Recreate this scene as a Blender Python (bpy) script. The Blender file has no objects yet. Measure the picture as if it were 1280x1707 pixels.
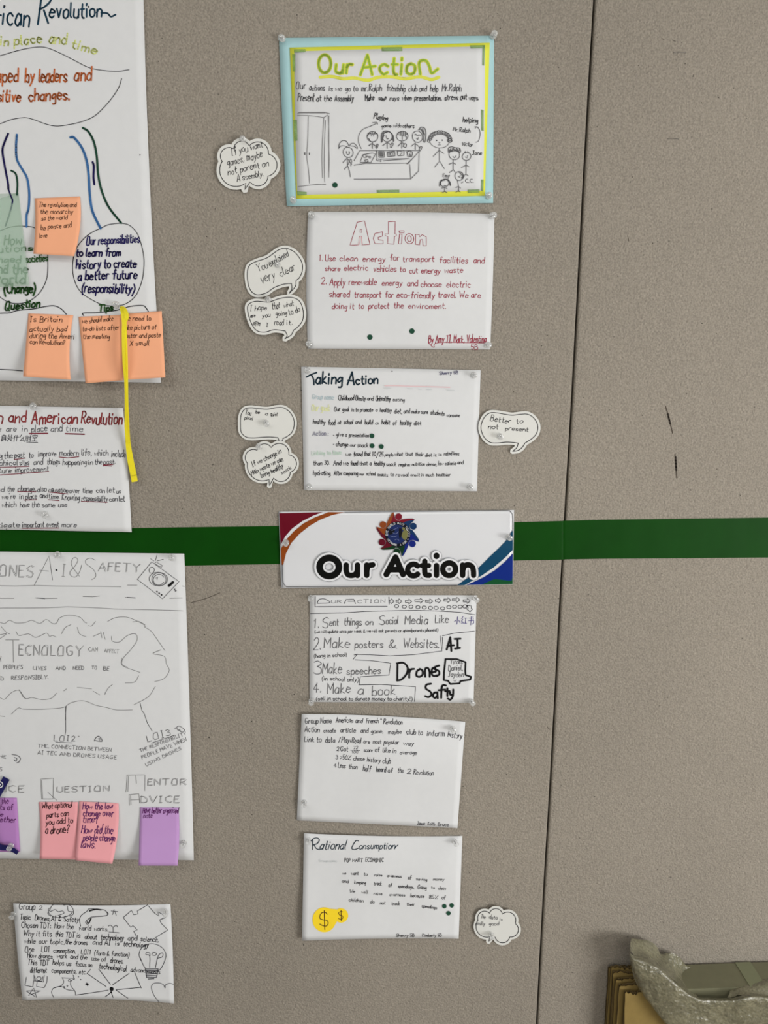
import bpy, math, random
import numpy as np
from mathutils import Matrix, Vector, noise
from mathutils.geometry import tessellate_polygon

# ------------------------------------------------------------------ camera, world, lights
FPX, PIT, ROL, YAW, DIST, EYE = 1381.4, 0.20523, 0.001133, 0.047698, 1.38773, 1.62
def vray(x, y):
    """unit-plane camera coordinates (arrays) -> world direction"""
    c, s = math.cos(ROL), math.sin(ROL)
    x, y = x * c - y * s, x * s + y * c
    c, s = math.cos(PIT), math.sin(PIT)
    X, Y, Z = x, c + y * s, -s + y * c
    c, s = math.cos(YAW), math.sin(YAW)
    return X * c + Y * s, -X * s + Y * c, Z
cam = bpy.data.objects.new('camera', bpy.data.cameras.new('camera'))
bpy.context.scene.collection.objects.link(cam)
o0 = Vector(vray(0, 0)); rx = Vector(vray(1, 0)) - o0; uy = Vector(vray(0, 1)) - o0
M3 = Matrix((rx, uy, -o0)).transposed()
cam.matrix_world = Matrix.Translation((0, -DIST, EYE)) @ M3.to_4x4()
cam.data.sensor_fit = 'HORIZONTAL'; cam.data.sensor_width = 36
cam.data.lens = FPX / 1280 * 36; cam.data.clip_start = 0.01
sc = bpy.context.scene
sc.camera = cam
sc.view_settings.view_transform = 'Standard'; sc.view_settings.look = 'None'
sc.view_settings.exposure = -0.03; sc.view_settings.gamma = 1; sc.view_settings.use_curve_mapping = False
w = bpy.data.worlds.new('room_light'); sc.world = w; w.use_nodes = True
w.node_tree.nodes['Background'].inputs[0].default_value = (0.93, 0.97, 1.0, 1)
w.node_tree.nodes['Background'].inputs[1].default_value = 0.31
def area(name, loc, target, sx, sy, watt, col):
    d = bpy.data.lights.new(name, 'AREA'); d.shape = 'RECTANGLE'; d.size = sx; d.size_y = sy
    d.energy = watt; d.color = col
    o = bpy.data.objects.new(name, d); sc.collection.objects.link(o); o.location = loc
    o.rotation_euler = (Vector(target) - Vector(loc)).to_track_quat('-Z', 'Y').to_euler()
area('ceiling_light_left', (-1.4, -2.2, 2.86), (-1.0, -1.0, 0), 1.2, 0.3, 24, (1, 0.98, 0.94))
area('ceiling_light_right', (2.6, -2.4, 2.86), (1.4, -0.2, 0.5), 1.4, 0.5, 22, (1, 0.975, 0.93))
area('ceiling_light_back', (0.4, -4.4, 2.86), (0.4, -1.0, 0.2), 1.8, 0.8, 56, (1, 0.98, 0.95))
area('low_right_fill', (2.8, -2.5, 0.85), (-0.1, 0, 0.5), 1.5, 1.1, 88, (1, 0.985, 0.96))  # added fill lamp, no real window: brightens the right and lower wall

# ------------------------------------------------------------------ helpers
random.seed(7); RNG = np.random.RandomState(5)
C = sc.collection
def unp(px, d):
    """photo position + distance off the wall (m) -> world points (N,3)"""
    px = np.asarray(px, float).reshape(-1, 2); d = np.broadcast_to(np.asarray(d, float), (len(px),))
    X, Y, Z = vray((px[:, 0] - 640) / FPX, -(px[:, 1] - 853.5) / FPX)
    t = (DIST - d) / Y
    return np.stack([X * t, -d, EYE + Z * t], 1)
def lin(c):
    return tuple(((v / 255) / 12.92 if v <= 10 else ((v / 255 + .055) / 1.055) ** 2.4) for v in c) + (1,)
MATS = {}
def mat(name, rgb, rough=.6, grain=0, gscale=300, spec=.3, metal=0, trans=0, alpha=1, mott=0, mscale=8, coat=0, bump=0, bscale=200, bdist=.001):
    if name in MATS: return MATS[name]
    m = bpy.data.materials.new(name); m.use_nodes = True; nt = m.node_tree; b = nt.nodes['Principled BSDF']
    b.inputs['Base Color'].default_value = lin(rgb); b.inputs['Roughness'].default_value = rough
    b.inputs['Specular IOR Level'].default_value = spec; b.inputs['Metallic'].default_value = metal
    b.inputs['Transmission Weight'].default_value = trans; b.inputs['Alpha'].default_value = alpha
    b.inputs['Coat Weight'].default_value = coat
    tc = nt.nodes.new('ShaderNodeTexCoord')
    col = None
    for amt, scl in ((grain, gscale), (mott, mscale)):
        if not amt: continue
        n = nt.nodes.new('ShaderNodeTexNoise'); n.inputs['Scale'].default_value = scl; n.inputs['Detail'].default_value = 3
        nt.links.new(tc.outputs['Object'], n.inputs['Vector'])
        r = nt.nodes.new('ShaderNodeMapRange'); r.inputs['From Min'].default_value = .3; r.inputs['From Max'].default_value = .7
        r.inputs['To Min'].default_value = 1 - amt; r.inputs['To Max'].default_value = 1 + amt
        nt.links.new(n.outputs['Fac'], r.inputs['Value'])
        mx = nt.nodes.new('ShaderNodeVectorMath'); mx.operation = 'SCALE'
        if col: nt.links.new(col, mx.inputs[0])
        else: mx.inputs[0].default_value = lin(rgb)[:3]
        nt.links.new(r.outputs['Result'], mx.inputs['Scale']); col = mx.outputs[0]
    if col: nt.links.new(col, b.inputs['Base Color'])
    if bump:
        n = nt.nodes.new('ShaderNodeTexNoise'); n.inputs['Scale'].default_value = bscale; n.inputs['Detail'].default_value = 3
        nt.links.new(tc.outputs['Object'], n.inputs['Vector'])
        bp = nt.nodes.new('ShaderNodeBump'); bp.inputs['Strength'].default_value = bump; bp.inputs['Distance'].default_value = bdist
        nt.links.new(n.outputs['Fac'], bp.inputs['Height']); nt.links.new(bp.outputs[0], b.inputs['Normal'])
    MATS[name] = m
    return m
def mesh(name, V, F, m, parent=None, smooth=False, origin=None):
    V = np.asarray(V, float)
    if parent is not None: org = ORG[parent]
    else: org = np.array(origin if origin is not None else V.mean(0))
    me = bpy.data.meshes.new(name); me.from_pydata((V - org).tolist(), [], [tuple(int(i) for i in f) for f in F]); me.update()
    me.materials.append(m)
    if smooth: me.polygons.foreach_set('use_smooth', [True] * len(me.polygons))
    o = bpy.data.objects.new(name, me); C.objects.link(o)
    if parent is not None:
        o.parent = parent; o.location = tuple(org - np.array(W0(parent)))
    else: o.location = tuple(org)
    ORG[o] = org
    return o
ORG = {}
def W0(o): return ORG[o]
def empty(name, loc):
    o = bpy.data.objects.new(name, None); C.objects.link(o); o.location = loc; o.empty_display_size = .01
    ORG[o] = np.array(loc, float); return o
def tag(o, label=None, cat=None, group=None, kind=None):
    if label: o['label'] = label
    if cat: o['category'] = cat
    if group: o['group'] = group
    if kind: o['kind'] = kind
    return o
def boxvf(x0, x1, y0, y1, z0, z1):
    V = [(x, y, z) for x in (x0, x1) for y in (y0, y1) for z in (z0, z1)]
    return V, [(0, 1, 3, 2), (4, 6, 7, 5), (0, 4, 5, 1), (2, 3, 7, 6), (0, 2, 6, 4), (1, 5, 7, 3)]

# ---- surfaces traced on the wall: a sheet knows its outline and how far each point stands off the wall
class Surf:
    def __init__(s, q, d=(.002,) * 4, belly=0, rip=.0005, curl=0, top=0, bot=0, lef=0, rig=0, seed=1, T=.0003):
        s.q = np.array(q, float); s.dc = d; s.belly = belly; s.rip = rip; s.curl = curl
        s.bow = (top, bot, lef, rig); s.r = np.random.RandomState(seed).uniform(0, 6.28, 8); s.T = T; s.pins = []
    def px(s, u, v):
        q = s.q; t, b, l, r = s.bow
        P = ((1 - u) * (1 - v))[:, None] * q[0] + (u * (1 - v))[:, None] * q[1] + (u * v)[:, None] * q[2] + ((1 - u) * v)[:, None] * q[3]
        bu, bv = 4 * u * (1 - u), 4 * v * (1 - v)
        P[:, 1] += ((1 - v) * t + v * b) * bu; P[:, 0] += ((1 - u) * l + u * r) * bv
        return P
    def uv(s, P):
        P = np.asarray(P, float).reshape(-1, 2); u = np.full(len(P), .5); v = u.copy(); h = 1e-4
        for _ in range(8):
            f = s.px(u, v); a = (s.px(u + h, v) - f) / h; b = (s.px(u, v + h) - f) / h; e = P - f
            det = a[:, 0] * b[:, 1] - a[:, 1] * b[:, 0]
            u = u + (e[:, 0] * b[:, 1] - e[:, 1] * b[:, 0]) / det; v = v + (a[:, 0] * e[:, 1] - a[:, 1] * e[:, 0]) / det
        return u, v
    def duv(s, u, v):
        a, b, c, d = s.dc; r = s.r
        z = (1 - u) * (1 - v) * a + u * (1 - v) * b + u * v * c + (1 - u) * v * d
        cu, cv = np.clip(u, 0, 1), np.clip(v, 0, 1)
        z = z + s.belly * np.sin(np.pi * cu) * np.sin(np.pi * cv) + s.curl * cv ** 2
        z = z + s.rip * (np.sin(5 * u + 3 * v + r[0]) + np.sin(7 * v - 4 * u + r[1]) + .6 * np.sin(13 * u + 2 * v + r[2]) + .5 * np.sin(11 * v + 5 * u + r[3]))
        P = s.px(u, v)
        for (x, y, amp, ang) in s.pins:      # creases that run out from a pin
            dx, dy = P[:, 0] - x, P[:, 1] - y; R = np.hypot(dx, dy) + 1e-6
            th = np.arctan2(dy, dx) - ang
            z = z + amp * (np.cos(th * 2) * .6 + np.cos(th * 5 + r[4]) * .3) * (R / 12) * np.exp(-R / 16)
        return np.maximum(z, .0007)
    def d(s, P):
        return s.duv(*s.uv(P))
    def build(s, name, m, parent=None, nu=28, nv=22):
        U, V = np.meshgrid(np.linspace(0, 1, nu), np.linspace(0, 1, nv)); u, v = U.ravel(), V.ravel()
        P = s.px(u, v); d = s.duv(u, v); A = unp(P, d); B = A.copy(); B[:, 1] += s.T; n = len(A)
        F = []
        for j in range(nv - 1):
            for i in range(nu - 1):
                a = j * nu + i; F.append((a, a + nu, a + nu + 1, a + 1)); F.append((n + a, n + a + 1, n + a + nu + 1, n + a + nu))
        rim = [i for i in range(nu)] + [j * nu + nu - 1 for j in range(1, nv)] + [(nv - 1) * nu + i for i in range(nu - 2, -1, -1)] + [j * nu for j in range(nv - 2, 0, -1)]
        for k in range(len(rim)):
            a, b = rim[k], rim[(k + 1) % len(rim)]; F.append((a, b, n + b, n + a))
        o = mesh(name, np.vstack([A, B]), F, m, parent, smooth=False)
        f = np.array([p.normal.y for p in o.data.polygons])
        o.data.polygons.foreach_set('use_smooth', [abs(t) > .5 for t in f])
        s.o = o; return o
class Flat:                                   # a stiff card cut-out, tilted a little
    def __init__(s, c, d0, gx=0, gy=0, T=.0006): s.c = c; s.d0 = d0; s.g = (gx, gy); s.T = T
    def d(s, P):
        P = np.asarray(P, float).reshape(-1, 2); return s.d0 + (P[:, 0] - s.c[0]) * s.g[0] + (P[:, 1] - s.c[1]) * s.g[1]
    def build(s, name, poly, m, parent=None, off=0):
        poly = np.asarray(poly, float); A = unp(poly, s.d(poly) + off); B = A.copy(); B[:, 1] += s.T; n = len(A)
        tr = tessellate_polygon([[Vector((p[0], p[1], 0)) for p in poly]])
        F = [tuple(t) for t in tr] + [tuple(n + i for i in t[::-1]) for t in tr] + [(i, (i + 1) % n, n + (i + 1) % n, n + i) for i in range(n)]
        s.o = mesh(name, np.vstack([A, B]), F, m, parent); return s.o

# ---- pen strokes
def cat(P, n=5, closed=False):
    P = np.asarray(P, float)
    if len(P) < 3: return P
    if closed: Q = np.vstack([P[-1], P, P[:2]])
    else: Q = np.vstack([2 * P[0] - P[1], P, 2 * P[-1] - P[-2]])
    out = []
    for i in range(1, len(Q) - 2):
        for k in range(n):
            t = k / n
            out.append(.5 * ((2 * Q[i]) + (-Q[i - 1] + Q[i + 1]) * t + (2 * Q[i - 1] - 5 * Q[i] + 4 * Q[i + 1] - Q[i + 2]) * t * t + (-Q[i - 1] + 3 * Q[i] - 3 * Q[i + 1] + Q[i + 2]) * t ** 3))
    if not closed: out.append(P[-1])
    else: out.append(out[0])
    return np.array(out)
def resample(P, step=6):
    out = [P[0]]
    for a, b in zip(P[:-1], P[1:]):
        k = max(1, int(np.ceil(np.hypot(*(b - a)) / step)))
        for i in range(1, k + 1): out.append(a + (b - a) * i / k)
    return np.array(out)
FONT = {}
for _l in '''a 4 ~47280604233445 4843
b 4 0c03 ~062847443304
c 4 ~472807052344
d 4 ~462806042344 4c43
e 4 ~0646472818060423 ~2344
f 4 ~4b3c2b2823 0848
g 4 ~472806051446 ~4843413010
h 4 0c03 ~06284743
i 1 0803 0a0b
j 2 ~2822110 2a2b
k 4 0c03 380543
l 1 0c0413
m 6 0803 ~07283633 ~37586663
n 4 0803 ~06284743
o 4 ~28070423444728
p 4 0800 ~062847442304
q 4 ~472806042344 4840
r 3 0803 ~061838
s 4 ~47280716354423 2304
t 3 ~1b152333 0838
u 4 ~0804233345 4843
v 4 082348
w 6 0813375368
x 4 0843 4803
y 4 0824 482300
z 4 08480343
A 6 033c63 1656
B 5 0c03 ~0c3c4a3808 ~084856543303
C 5 ~5b3c0a063354
D 5 0c03 ~0c3b58543303
E 4 4c0c0343 0838
F 4 4c0c03 0838
G 6 ~5b3c0a062354 545737
H 5 0c03 5c53 0858
I 3 1c13 0c2c 0323
J 4 0c4c ~3c352304
K 5 0c03 4c0753
L 4 0c0343
M 6 030c366c63
N 5 030c535c
O 6 ~3c1b06133353595b3c
P 5 0c03 ~0c3c5a3807
Q 6 ~3c1b06133353595b3c 3562
R 5 0c03 ~0c3c5a3807 2753
S 5 ~5b3c0a184755432304
T 6 0c6c 3c33
U 5 ~0c052333545c
V 6 0c336c
W 8 0c2349638c
X 5 0c53 5c03
Y 6 0c386c 3833
Z 5 0c5c0353
0 4 ~2c0905234549 492c
1 2 0a1c13
2 4 ~0a2c4a3703 0343
3 4 ~0b2c4a28 ~2847442304
4 5 3c0656 3a33
5 4 4c0c07 ~0738452304
6 4 ~3c06042344462706
7 4 0c4c13
8 4 ~2c0a2745332305 05272a ~274a2c
9 4 ~4a2c09274a 4a33
. 1 0304
, 1 1402
: 1 0304 0708
' 1 0c0a
! 1 0c06 0304
? 4 ~0a2c4a2725 2324
- 3 0636
/ 4 004c
( 2 ~2c080520
) 2 ~0c282500
& 6 ~63251a2c3a052345 4556
+ 4 0646 2824
% 6 0363 6c03 0b1b 5464
$ 4 ~4b2c0a28462304 2d22
> 4 094603
= 4 0545 0848
* 4 0949 2b27
身 8 4c3b 131b7b73 1979 1777 0585 7603
处 8 ~2c1907 1a4a2603 175483 6c64 6987
什 8 2c08 1a13 3989 5c53
么 8 3c08 69250464 5783
时 8 0b04343b0b 0838 4989 7c7363 5766
空 8 4c4b 090b8b89 3918 5978 1777 4743 0383
小 8 4c4333 2806 6885
红 8 2c09290626 0435 4a8a 6a64 3484
书 8 1a7a77 07878463 4c42 6c7b
'''.strip().split('\n'):
    _k = _l.split(' '); FONT[_k[0]] = _k[1] + '|' + ' '.join(_k[2:])
def glyph(ch):
    g = FONT.get(ch)
    if g is None: return 4, []
    wd, rest = g.split('|'); S = []
    for k in rest.split(' '):
        sm = k.startswith('~'); k = k.lstrip('~')
        pts = [(int(k[i], 16), int(k[i + 1], 16) - 3) for i in range(0, len(k) - 1, 2)]
        if len(pts) > 1: S.append((sm, np.array(pts, float)))
    return int(wd), S
class Ink:
    """all marks of one pen on one sheet, turned into flat ribbons that lie on the sheet"""
    def __init__(s, surf, z=(0, 0, 1)): s.s = surf; s.z = z; s.st = {}; s.fl = {}; s.rg = {}; s.order = []
    def zoom(s, x, y, k): s.z = (x, y, k); return s
    def P(s, pts):
        if isinstance(pts, str): pts = [tuple(map(float, p.split(','))) for p in pts.split()]
        return np.array(pts, float) * s.z[2] + np.array(s.z[:2])
    def key(s, k):
        if k not in s.order: s.order.append(k)
    def l(s, key, w, pts, smooth=True, closed=False):
        P = s.P(pts)
        if smooth and len(P) > 2: P = cat(P, 5, closed)
        elif closed: P = np.vstack([P, P[:1]])
        s.key(key); s.st.setdefault(key, []).append((P, w)); return s
    def ls(s, key, w, txt, smooth=False):
        for k in txt.split('|'): s.l(key, w, k.strip(), smooth)
        return s
    def c(s, key, w, x, y, rx, ry=None, a0=0, a1=360, wob=.04):
        ry = ry or rx; n = max(8, int(abs(a1 - a0) / 24))
        T = np.radians(np.linspace(a0, a1, n + 1)); r = 1 + wob * np.sin(T * 2 + x)
        return s.l(key, w, np.stack([x + rx * r * np.cos(T), y + ry * r * np.sin(T)], 1))
    def fill(s, key, pts, smooth=False):
        P = s.P(pts)
        if smooth: P = cat(P, 5, True)[:-1]
        s.key(key); s.fl.setdefault(key, []).append(P); return s
    def disc(s, key, x, y, r, ry=None, n=20):
        T = np.linspace(0, 2 * np.pi, n, endpoint=False)
        if r * s.z[2] > 6:
            q = s.P([(x, y)])[0]; ry_ = ry or r; s.key(key)
            s.rg.setdefault(key, []).append((q, r * s.z[2], ry_ * s.z[2], n)); return s
        return s.fill(key, np.stack([x + r * np.cos(T), y + (ry or r) * np.sin(T)], 1))
    def t(s, key, w, txt, x0, y0, x1, y1, h, sl=.08, jit=.05, font='s', gap=2.0):
        a, b = s.P([(x0, y0), (x1, y1)]); h = h * s.z[2] * (1.08 if w < 1.5 and font == 's' else 1); R = random.Random(hash_(txt) + int(x0 * 7 + y0))
        tot = 0
        for ch in txt: tot += (glyph(ch)[0] + gap) if ch != ' ' else 3.6
        tot -= gap; ux = (b - a) / tot; un = h / 9; dirx = (b - a) / np.hypot(*(b - a)); up = np.array([dirx[1], -dirx[0]])
        cur = 0; s.key(key); w = min(w, .095 * h + .22) if w < 1.5 else w
        for ch in txt:
            if ch == ' ': cur += 3.6; continue
            wd, S = glyph(ch); jy = R.gauss(0, jit) * h * .6; js = 1 + R.gauss(0, jit); jr = R.gauss(0, jit * .7)
            for sm, Q in S:
                Q = Q + np.array([[R.gauss(0, jit * 3), R.gauss(0, jit * 3)] for _ in Q])
                if sm and font == 's': Q = cat(Q, 4)
                X = cur + Q[:, 0]; Yv = Q[:, 1] * js
                P = a + X[:, None] * ux + (Yv * un + jy + (Q[:, 0] - wd / 2) * jr * un)[:, None] * up + (Yv * un * sl)[:, None] * dirx
                s.st.setdefault(key, []).append((P, w))
            cur += wd + gap
        return s
    def build(s, parent, mats, names=None, base=.00035):
        names = dict(names or {}); mats = dict(mats)
        for key in [q for q in s.order if names.get(q) == 'dot_sticker']:
            s.order.remove(key)
            for kind in (s.fl, s.rg):
                for n_, P in enumerate(kind.pop(key, [])):
                    nk = '%s#%d%s' % (key, n_, kind is s.fl); kind[nk] = [P]; s.order.append(nk); mats[nk] = mats[key]; names[nk] = 'dot_sticker'
        li = 0
        for key in s.order:
            V, F = [], []; off = base + li * .00012; li += 0 if '#' in key else 1
            for P, w in s.st.get(key, []):
                P = resample(P, 6)
                k = np.ones(len(P), bool); k[1:] = np.hypot(*(P[1:] - P[:-1]).T) > .05; P = P[k]
                if len(P) < 2: continue
                n = len(V); r = w / 2
                if w < 2.2:
                    T = np.gradient(P, axis=0); T /= np.hypot(*T.T)[:, None] + 1e-9; N = np.stack([-T[:, 1], T[:, 0]], 1) * r
                    P[0] -= T[0] * r * .6; P[-1] += T[-1] * r * .6
                    for a, b in zip(P + N, P - N): V += [a, b]
                    for i in range(len(P) - 1): F.append((n + 2 * i, n + 2 * i + 1, n + 2 * i + 3, n + 2 * i + 2))
                else:
                    for a, b in zip(P[:-1], P[1:]):
                        t = (b - a) / np.hypot(*(b - a)); N = np.array([-t[1], t[0]]) * r; m_ = len(V)
                        V += [a + N, a - N, b - N, b + N]; F.append((m_, m_ + 1, m_ + 2, m_ + 3))
                    g = 16 if w > 5 else 8
                    for p in P:
                        m_ = len(V); V += [p + r * np.array([math.cos(q), math.sin(q)]) for q in np.linspace(0, 2 * np.pi, g, endpoint=False)]
                        F.append(tuple(range(m_, m_ + g)))
            for P in s.fl.get(key, []):
                n = len(V)
                if len(P) <= 24 and not isinstance(key, str): V += list(P); F.append(tuple(range(n, n + len(P))))
                else:
                    tr = tessellate_polygon([[Vector((p[0], p[1], 0)) for p in P]]); V += list(P); F += [tuple(n + i for i in t) for t in tr]
            for q, rx_, ry_, g in s.rg.get(key, []):
                n = len(V); kk = max(2, int(rx_ / 3))
                for r_ in range(kk + 1):
                    for th in np.linspace(0, 2 * np.pi, g, endpoint=False): V.append(q + np.array([rx_ * math.cos(th), ry_ * math.sin(th)]) * max(r_ / kk, .01))
                for r_ in range(kk):
                    for t in range(g): F.append((n + r_ * g + t, n + r_ * g + (t + 1) % g, n + (r_ + 1) * g + (t + 1) % g, n + (r_ + 1) * g + t))
            if not V: continue
            V = np.array(V); A = unp(V, s.s.d(V) + off)
            # one winding for all faces: towards the room
            G = []
            for f in F:
                q = V[list(f)]; ar = sum(q[i][0] * q[(i + 1) % len(q)][1] - q[(i + 1) % len(q)][0] * q[i][1] for i in range(len(q)))
                G.append(f if ar < 0 else f[::-1])
            nm = (names or {}).get(key, 'writing')
            mesh(nm, A, G, mats[key], parent)
def hash_(t):
    h = 7
    for c in t: h = (h * 31 + ord(c)) % 100003
    return h
def pen(name, rgb, rough=.7): return mat('ink_' + name, rgb, rough, spec=.2)
INK = dict(blk=pen('black', (34, 33, 38)), marker=pen('black_marker', (14, 14, 16)), pcl=pen('pencil', (120, 120, 121)), pcd=pen('dark_pencil', (88, 88, 91)), gel=pen('dark_gel', (58, 58, 64)),
    red=pen('red', (150, 52, 70)), redm=pen('red_marker', (132, 45, 48)), maroon=pen('maroon', (120, 42, 56)), teal=pen('teal', (24, 62, 84)), dteal=pen('dark_teal', (14, 38, 52)), navy=pen('navy', (28, 22, 84)),
    blue=pen('blue', (62, 112, 168)), green=pen('dark_green', (26, 70, 52)), gtext=pen('green_text', (40, 82, 36)), orange=pen('orange', (198, 106, 58)), hl=pen('highlighter', (214, 222, 140)), pink=pen('pink', (224, 192, 196)), hl2=pen('faint_yellow', (220, 224, 168)),
    lime=pen('lime', (168, 190, 62)), limed=pen('lime_green', (146, 178, 62)), yel=pen('yellow', (218, 220, 84)), pale=pen('pale_blue', (176, 194, 200)), palg=pen('pale_green', (188, 212, 196)), grey=pen('grey', (120, 120, 140)),
    coin=pen('coin_yellow', (244, 212, 44)), cyan=pen('faint', (200, 204, 206)), violet=pen('violet', (72, 62, 130)), purp=pen('purple_pen', (88, 32, 92)), pinkb=pen('note_black', (52, 26, 30)), brown=pen('note_brown', (70, 40, 26)))
PAPER = mat('white_paper', (211, 213, 215), .65, grain=.012, gscale=60, spec=.25, bump=.15, bscale=90, bdist=.0006)
def sheet(name, label, cat_, q, m=PAPER, group=None, nu=28, nv=22, creases=(), **kw):
    s = Surf(q, **kw); s.pins = list(creases); o = s.build(name, m, nu=nu, nv=nv); tag(o, label, cat_, group); return s, o

# ------------------------------------------------------------------ the setting
WALLM = mat('wall_vinyl', (143, 136, 125), .75, grain=.2, gscale=380, spec=.3, mott=.06, mscale=2.2, bump=1.0, bscale=320, bdist=.0022)  # grain also paints the fine shade of the wall's relief into its colour
seam = unp([(991, 0), (895, 1707)], 0)
def seam_x(z): return seam[1][0] + (seam[0][0] - seam[1][0]) * (z - seam[1][2]) / (seam[0][2] - seam[1][2])
def wall_panel(side):
    zs = np.linspace(0, 2.9, 24); V = []; F = []
    prof = [(.0017, .03), (.0017, .0028), (.0026, .0012), (.0042, .0003), (.0075, 0)]
    prof = [(a, b) for a, b in prof] + [(4.0, 0), (4.0, .03)]
    for z in zs:
        for a, b in prof:
            x = seam_x(z) + .0005 * math.sin(z * 9) + side * a; V.append((x, b, z))
    n = len(prof)
    for j in range(len(zs) - 1):
        for i in range(n - 1):
            f = (j * n + i, j * n + i + 1, (j + 1) * n + i + 1, (j + 1) * n + i); F.append(f if side > 0 else f[::-1])
        f = (j * n + n - 1, j * n, (j + 1) * n, (j + 1) * n + n - 1); F.append(f if side > 0 else f[::-1])
    F.append(tuple(range(n))); F.append(tuple((len(zs) - 1) * n + i for i in range(n)))
    return V, F
V, F = boxvf(-3.6, 4.4, .031, .16, 0, 2.9)
wall = tag(mesh('wall_back', V, F, mat('wall_core', (40, 38, 36), .9)), kind='structure')
for sd, lb in ((-1, 'grey textured wall panel left of the seam'), (1, 'grey textured wall panel right of the seam')):
    V, F = wall_panel(sd); mesh('panel', V, F, WALLM, wall)
V, F = boxvf(-3.6, 4.4, -5, .16, -.1, 0); tag(mesh('floor', V, F, mat('floor_vinyl', (158, 148, 134), .45, grain=.05, gscale=40)), kind='structure')
V, F = boxvf(-3.6, 4.4, -5, .16, 2.9, 3.0); tag(mesh('ceiling', V, F, mat('ceiling_white', (215, 213, 208), .9)), kind='structure')
# marks and pin holes on the wall
wallS = Flat((0, 0), .0001)
wi = Ink(wallS)
wi.ls('m', 2.0, '1109,677 1113,690 1117,706 1121,722|1125,757 1126,775 1128,797', True)
wi.ls('m2', 3.2, '1113,690 1117,706|1126,762 1127,784', True)
wi.ls('m', 1.1, '1046,393 1048,402|1103,64 1107,66|1121,67 1126,69|318,1005 345,997 367,988|912,1212 916,1216', True)
wi.build(wall, dict(m=mat('scuff', (78, 70, 62), .9), m2=mat('scuff_dark', (60, 54, 48), .9)), dict(m='scuff_mark', m2='scuff_mark'), base=.00005)
ph = Ink(wallS); R = random.Random(11)
holes = [(1095, 360), (1100, 375), (1096, 403), (1115, 402), (1073, 425), (995, 211), (1142, 106), (1156, 125), (1155, 127), (1169, 171), (1260, 86), (877, 184), (865, 201), (907, 337), (980, 472), (912, 559), (1110, 606),
 (1215, 530), (1269, 429), (1194, 556), (1195, 782), (910, 811), (1151, 817), (1113, 1163), (943, 1220), (875, 1266), (995, 1278), (1036, 1340), (1117, 1462), (933, 1512), (1213, 1056), (1237, 1064), (1030, 1059), (257, 60), (271, 55), (300, 82),
 (268, 86), (364, 157), (296, 273), (444, 380), (428, 380), (340, 395), (344, 394), (287, 490), (356, 535), (358, 472), (465, 605), (345, 595), (341, 1058), (354, 1061), (419, 1249), (420, 1358), (310, 1652), (422, 1690), (495, 25), (612, 30), (700, 20)]
for _ in range(260): holes.append((R.uniform(150, 1280), R.uniform(0, 1707)))
for x, y in holes: ph.disc('h', x, y, R.uniform(.5, 1.0), n=6)
ph.build(wall, dict(h=mat('pin_hole', (46, 42, 38), .95)), dict(h='pin_hole'), base=.00006)
for c in wall.children:
    if c.name.startswith('pin_hole'): c['kind'] = 'stuff'
# green tape band
tapeM = mat('green_tape', (8, 62, 5), .5, grain=.03, gscale=50, spec=.08, mott=.10, mscale=9, bump=.2, bscale=60, bdist=.0008)
tl = [(-60, 884), (205, 880.5), (480, 876.5), (700, 873.5), (860, 870.5), (936, 868.5), (942, 868), (1000, 866.5), (1150, 864.5), (1340, 862)]
bl = [(-60, 948), (205, 945), (480, 940), (700, 937), (860, 934.5), (936, 933), (942, 932.5), (1000, 931.5), (1150, 930.5), (1340, 929)]
V = []; F = []
TP, BP = [], []
for i in range(len(tl) - 1):
    k = 8 if tl[i + 1][0] - tl[i][0] > 20 else 3
    for t in np.linspace(0, 1, k, endpoint=False):
        TP.append(np.array(tl[i]) * (1 - t) + np.array(tl[i + 1]) * t); BP.append(np.array(bl[i]) * (1 - t) + np.array(bl[i + 1]) * t)
TP, BP = np.array(TP), np.array(BP)
rows = [TP * (1 - t) + BP * t for t in np.linspace(0, 1, 5)]
nn = len(TP); A = []
for r in rows:
    d = .00055 + .0001 * np.sin(r[:, 0] * .11) - .0009 * np.exp(-((r[:, 0] - 939) / 2.2) ** 2)
    A.append(unp(r, np.maximum(d, .0001)))
A = np.vstack(A); B = A.copy(); B[:, 1] += .0003; N = len(A)
for j in range(4):
    for i in range(nn - 1):
        a = j * nn + i; F += [(a, a + nn, a + nn + 1, a + 1), (N + a, N + a + 1, N + a + nn + 1, N + a + nn)]
for i in range(nn - 1): F += [(i, i + 1, N + i + 1, N + i), (4 * nn + i, N + 4 * nn + i, N + 4 * nn + i + 1, 4 * nn + i + 1)]
tag(mesh('tape_strip', np.vstack([A, B]), F, tapeM, smooth=False), 'wide dark green tape band running straight across the grey wall', 'tape')
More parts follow.
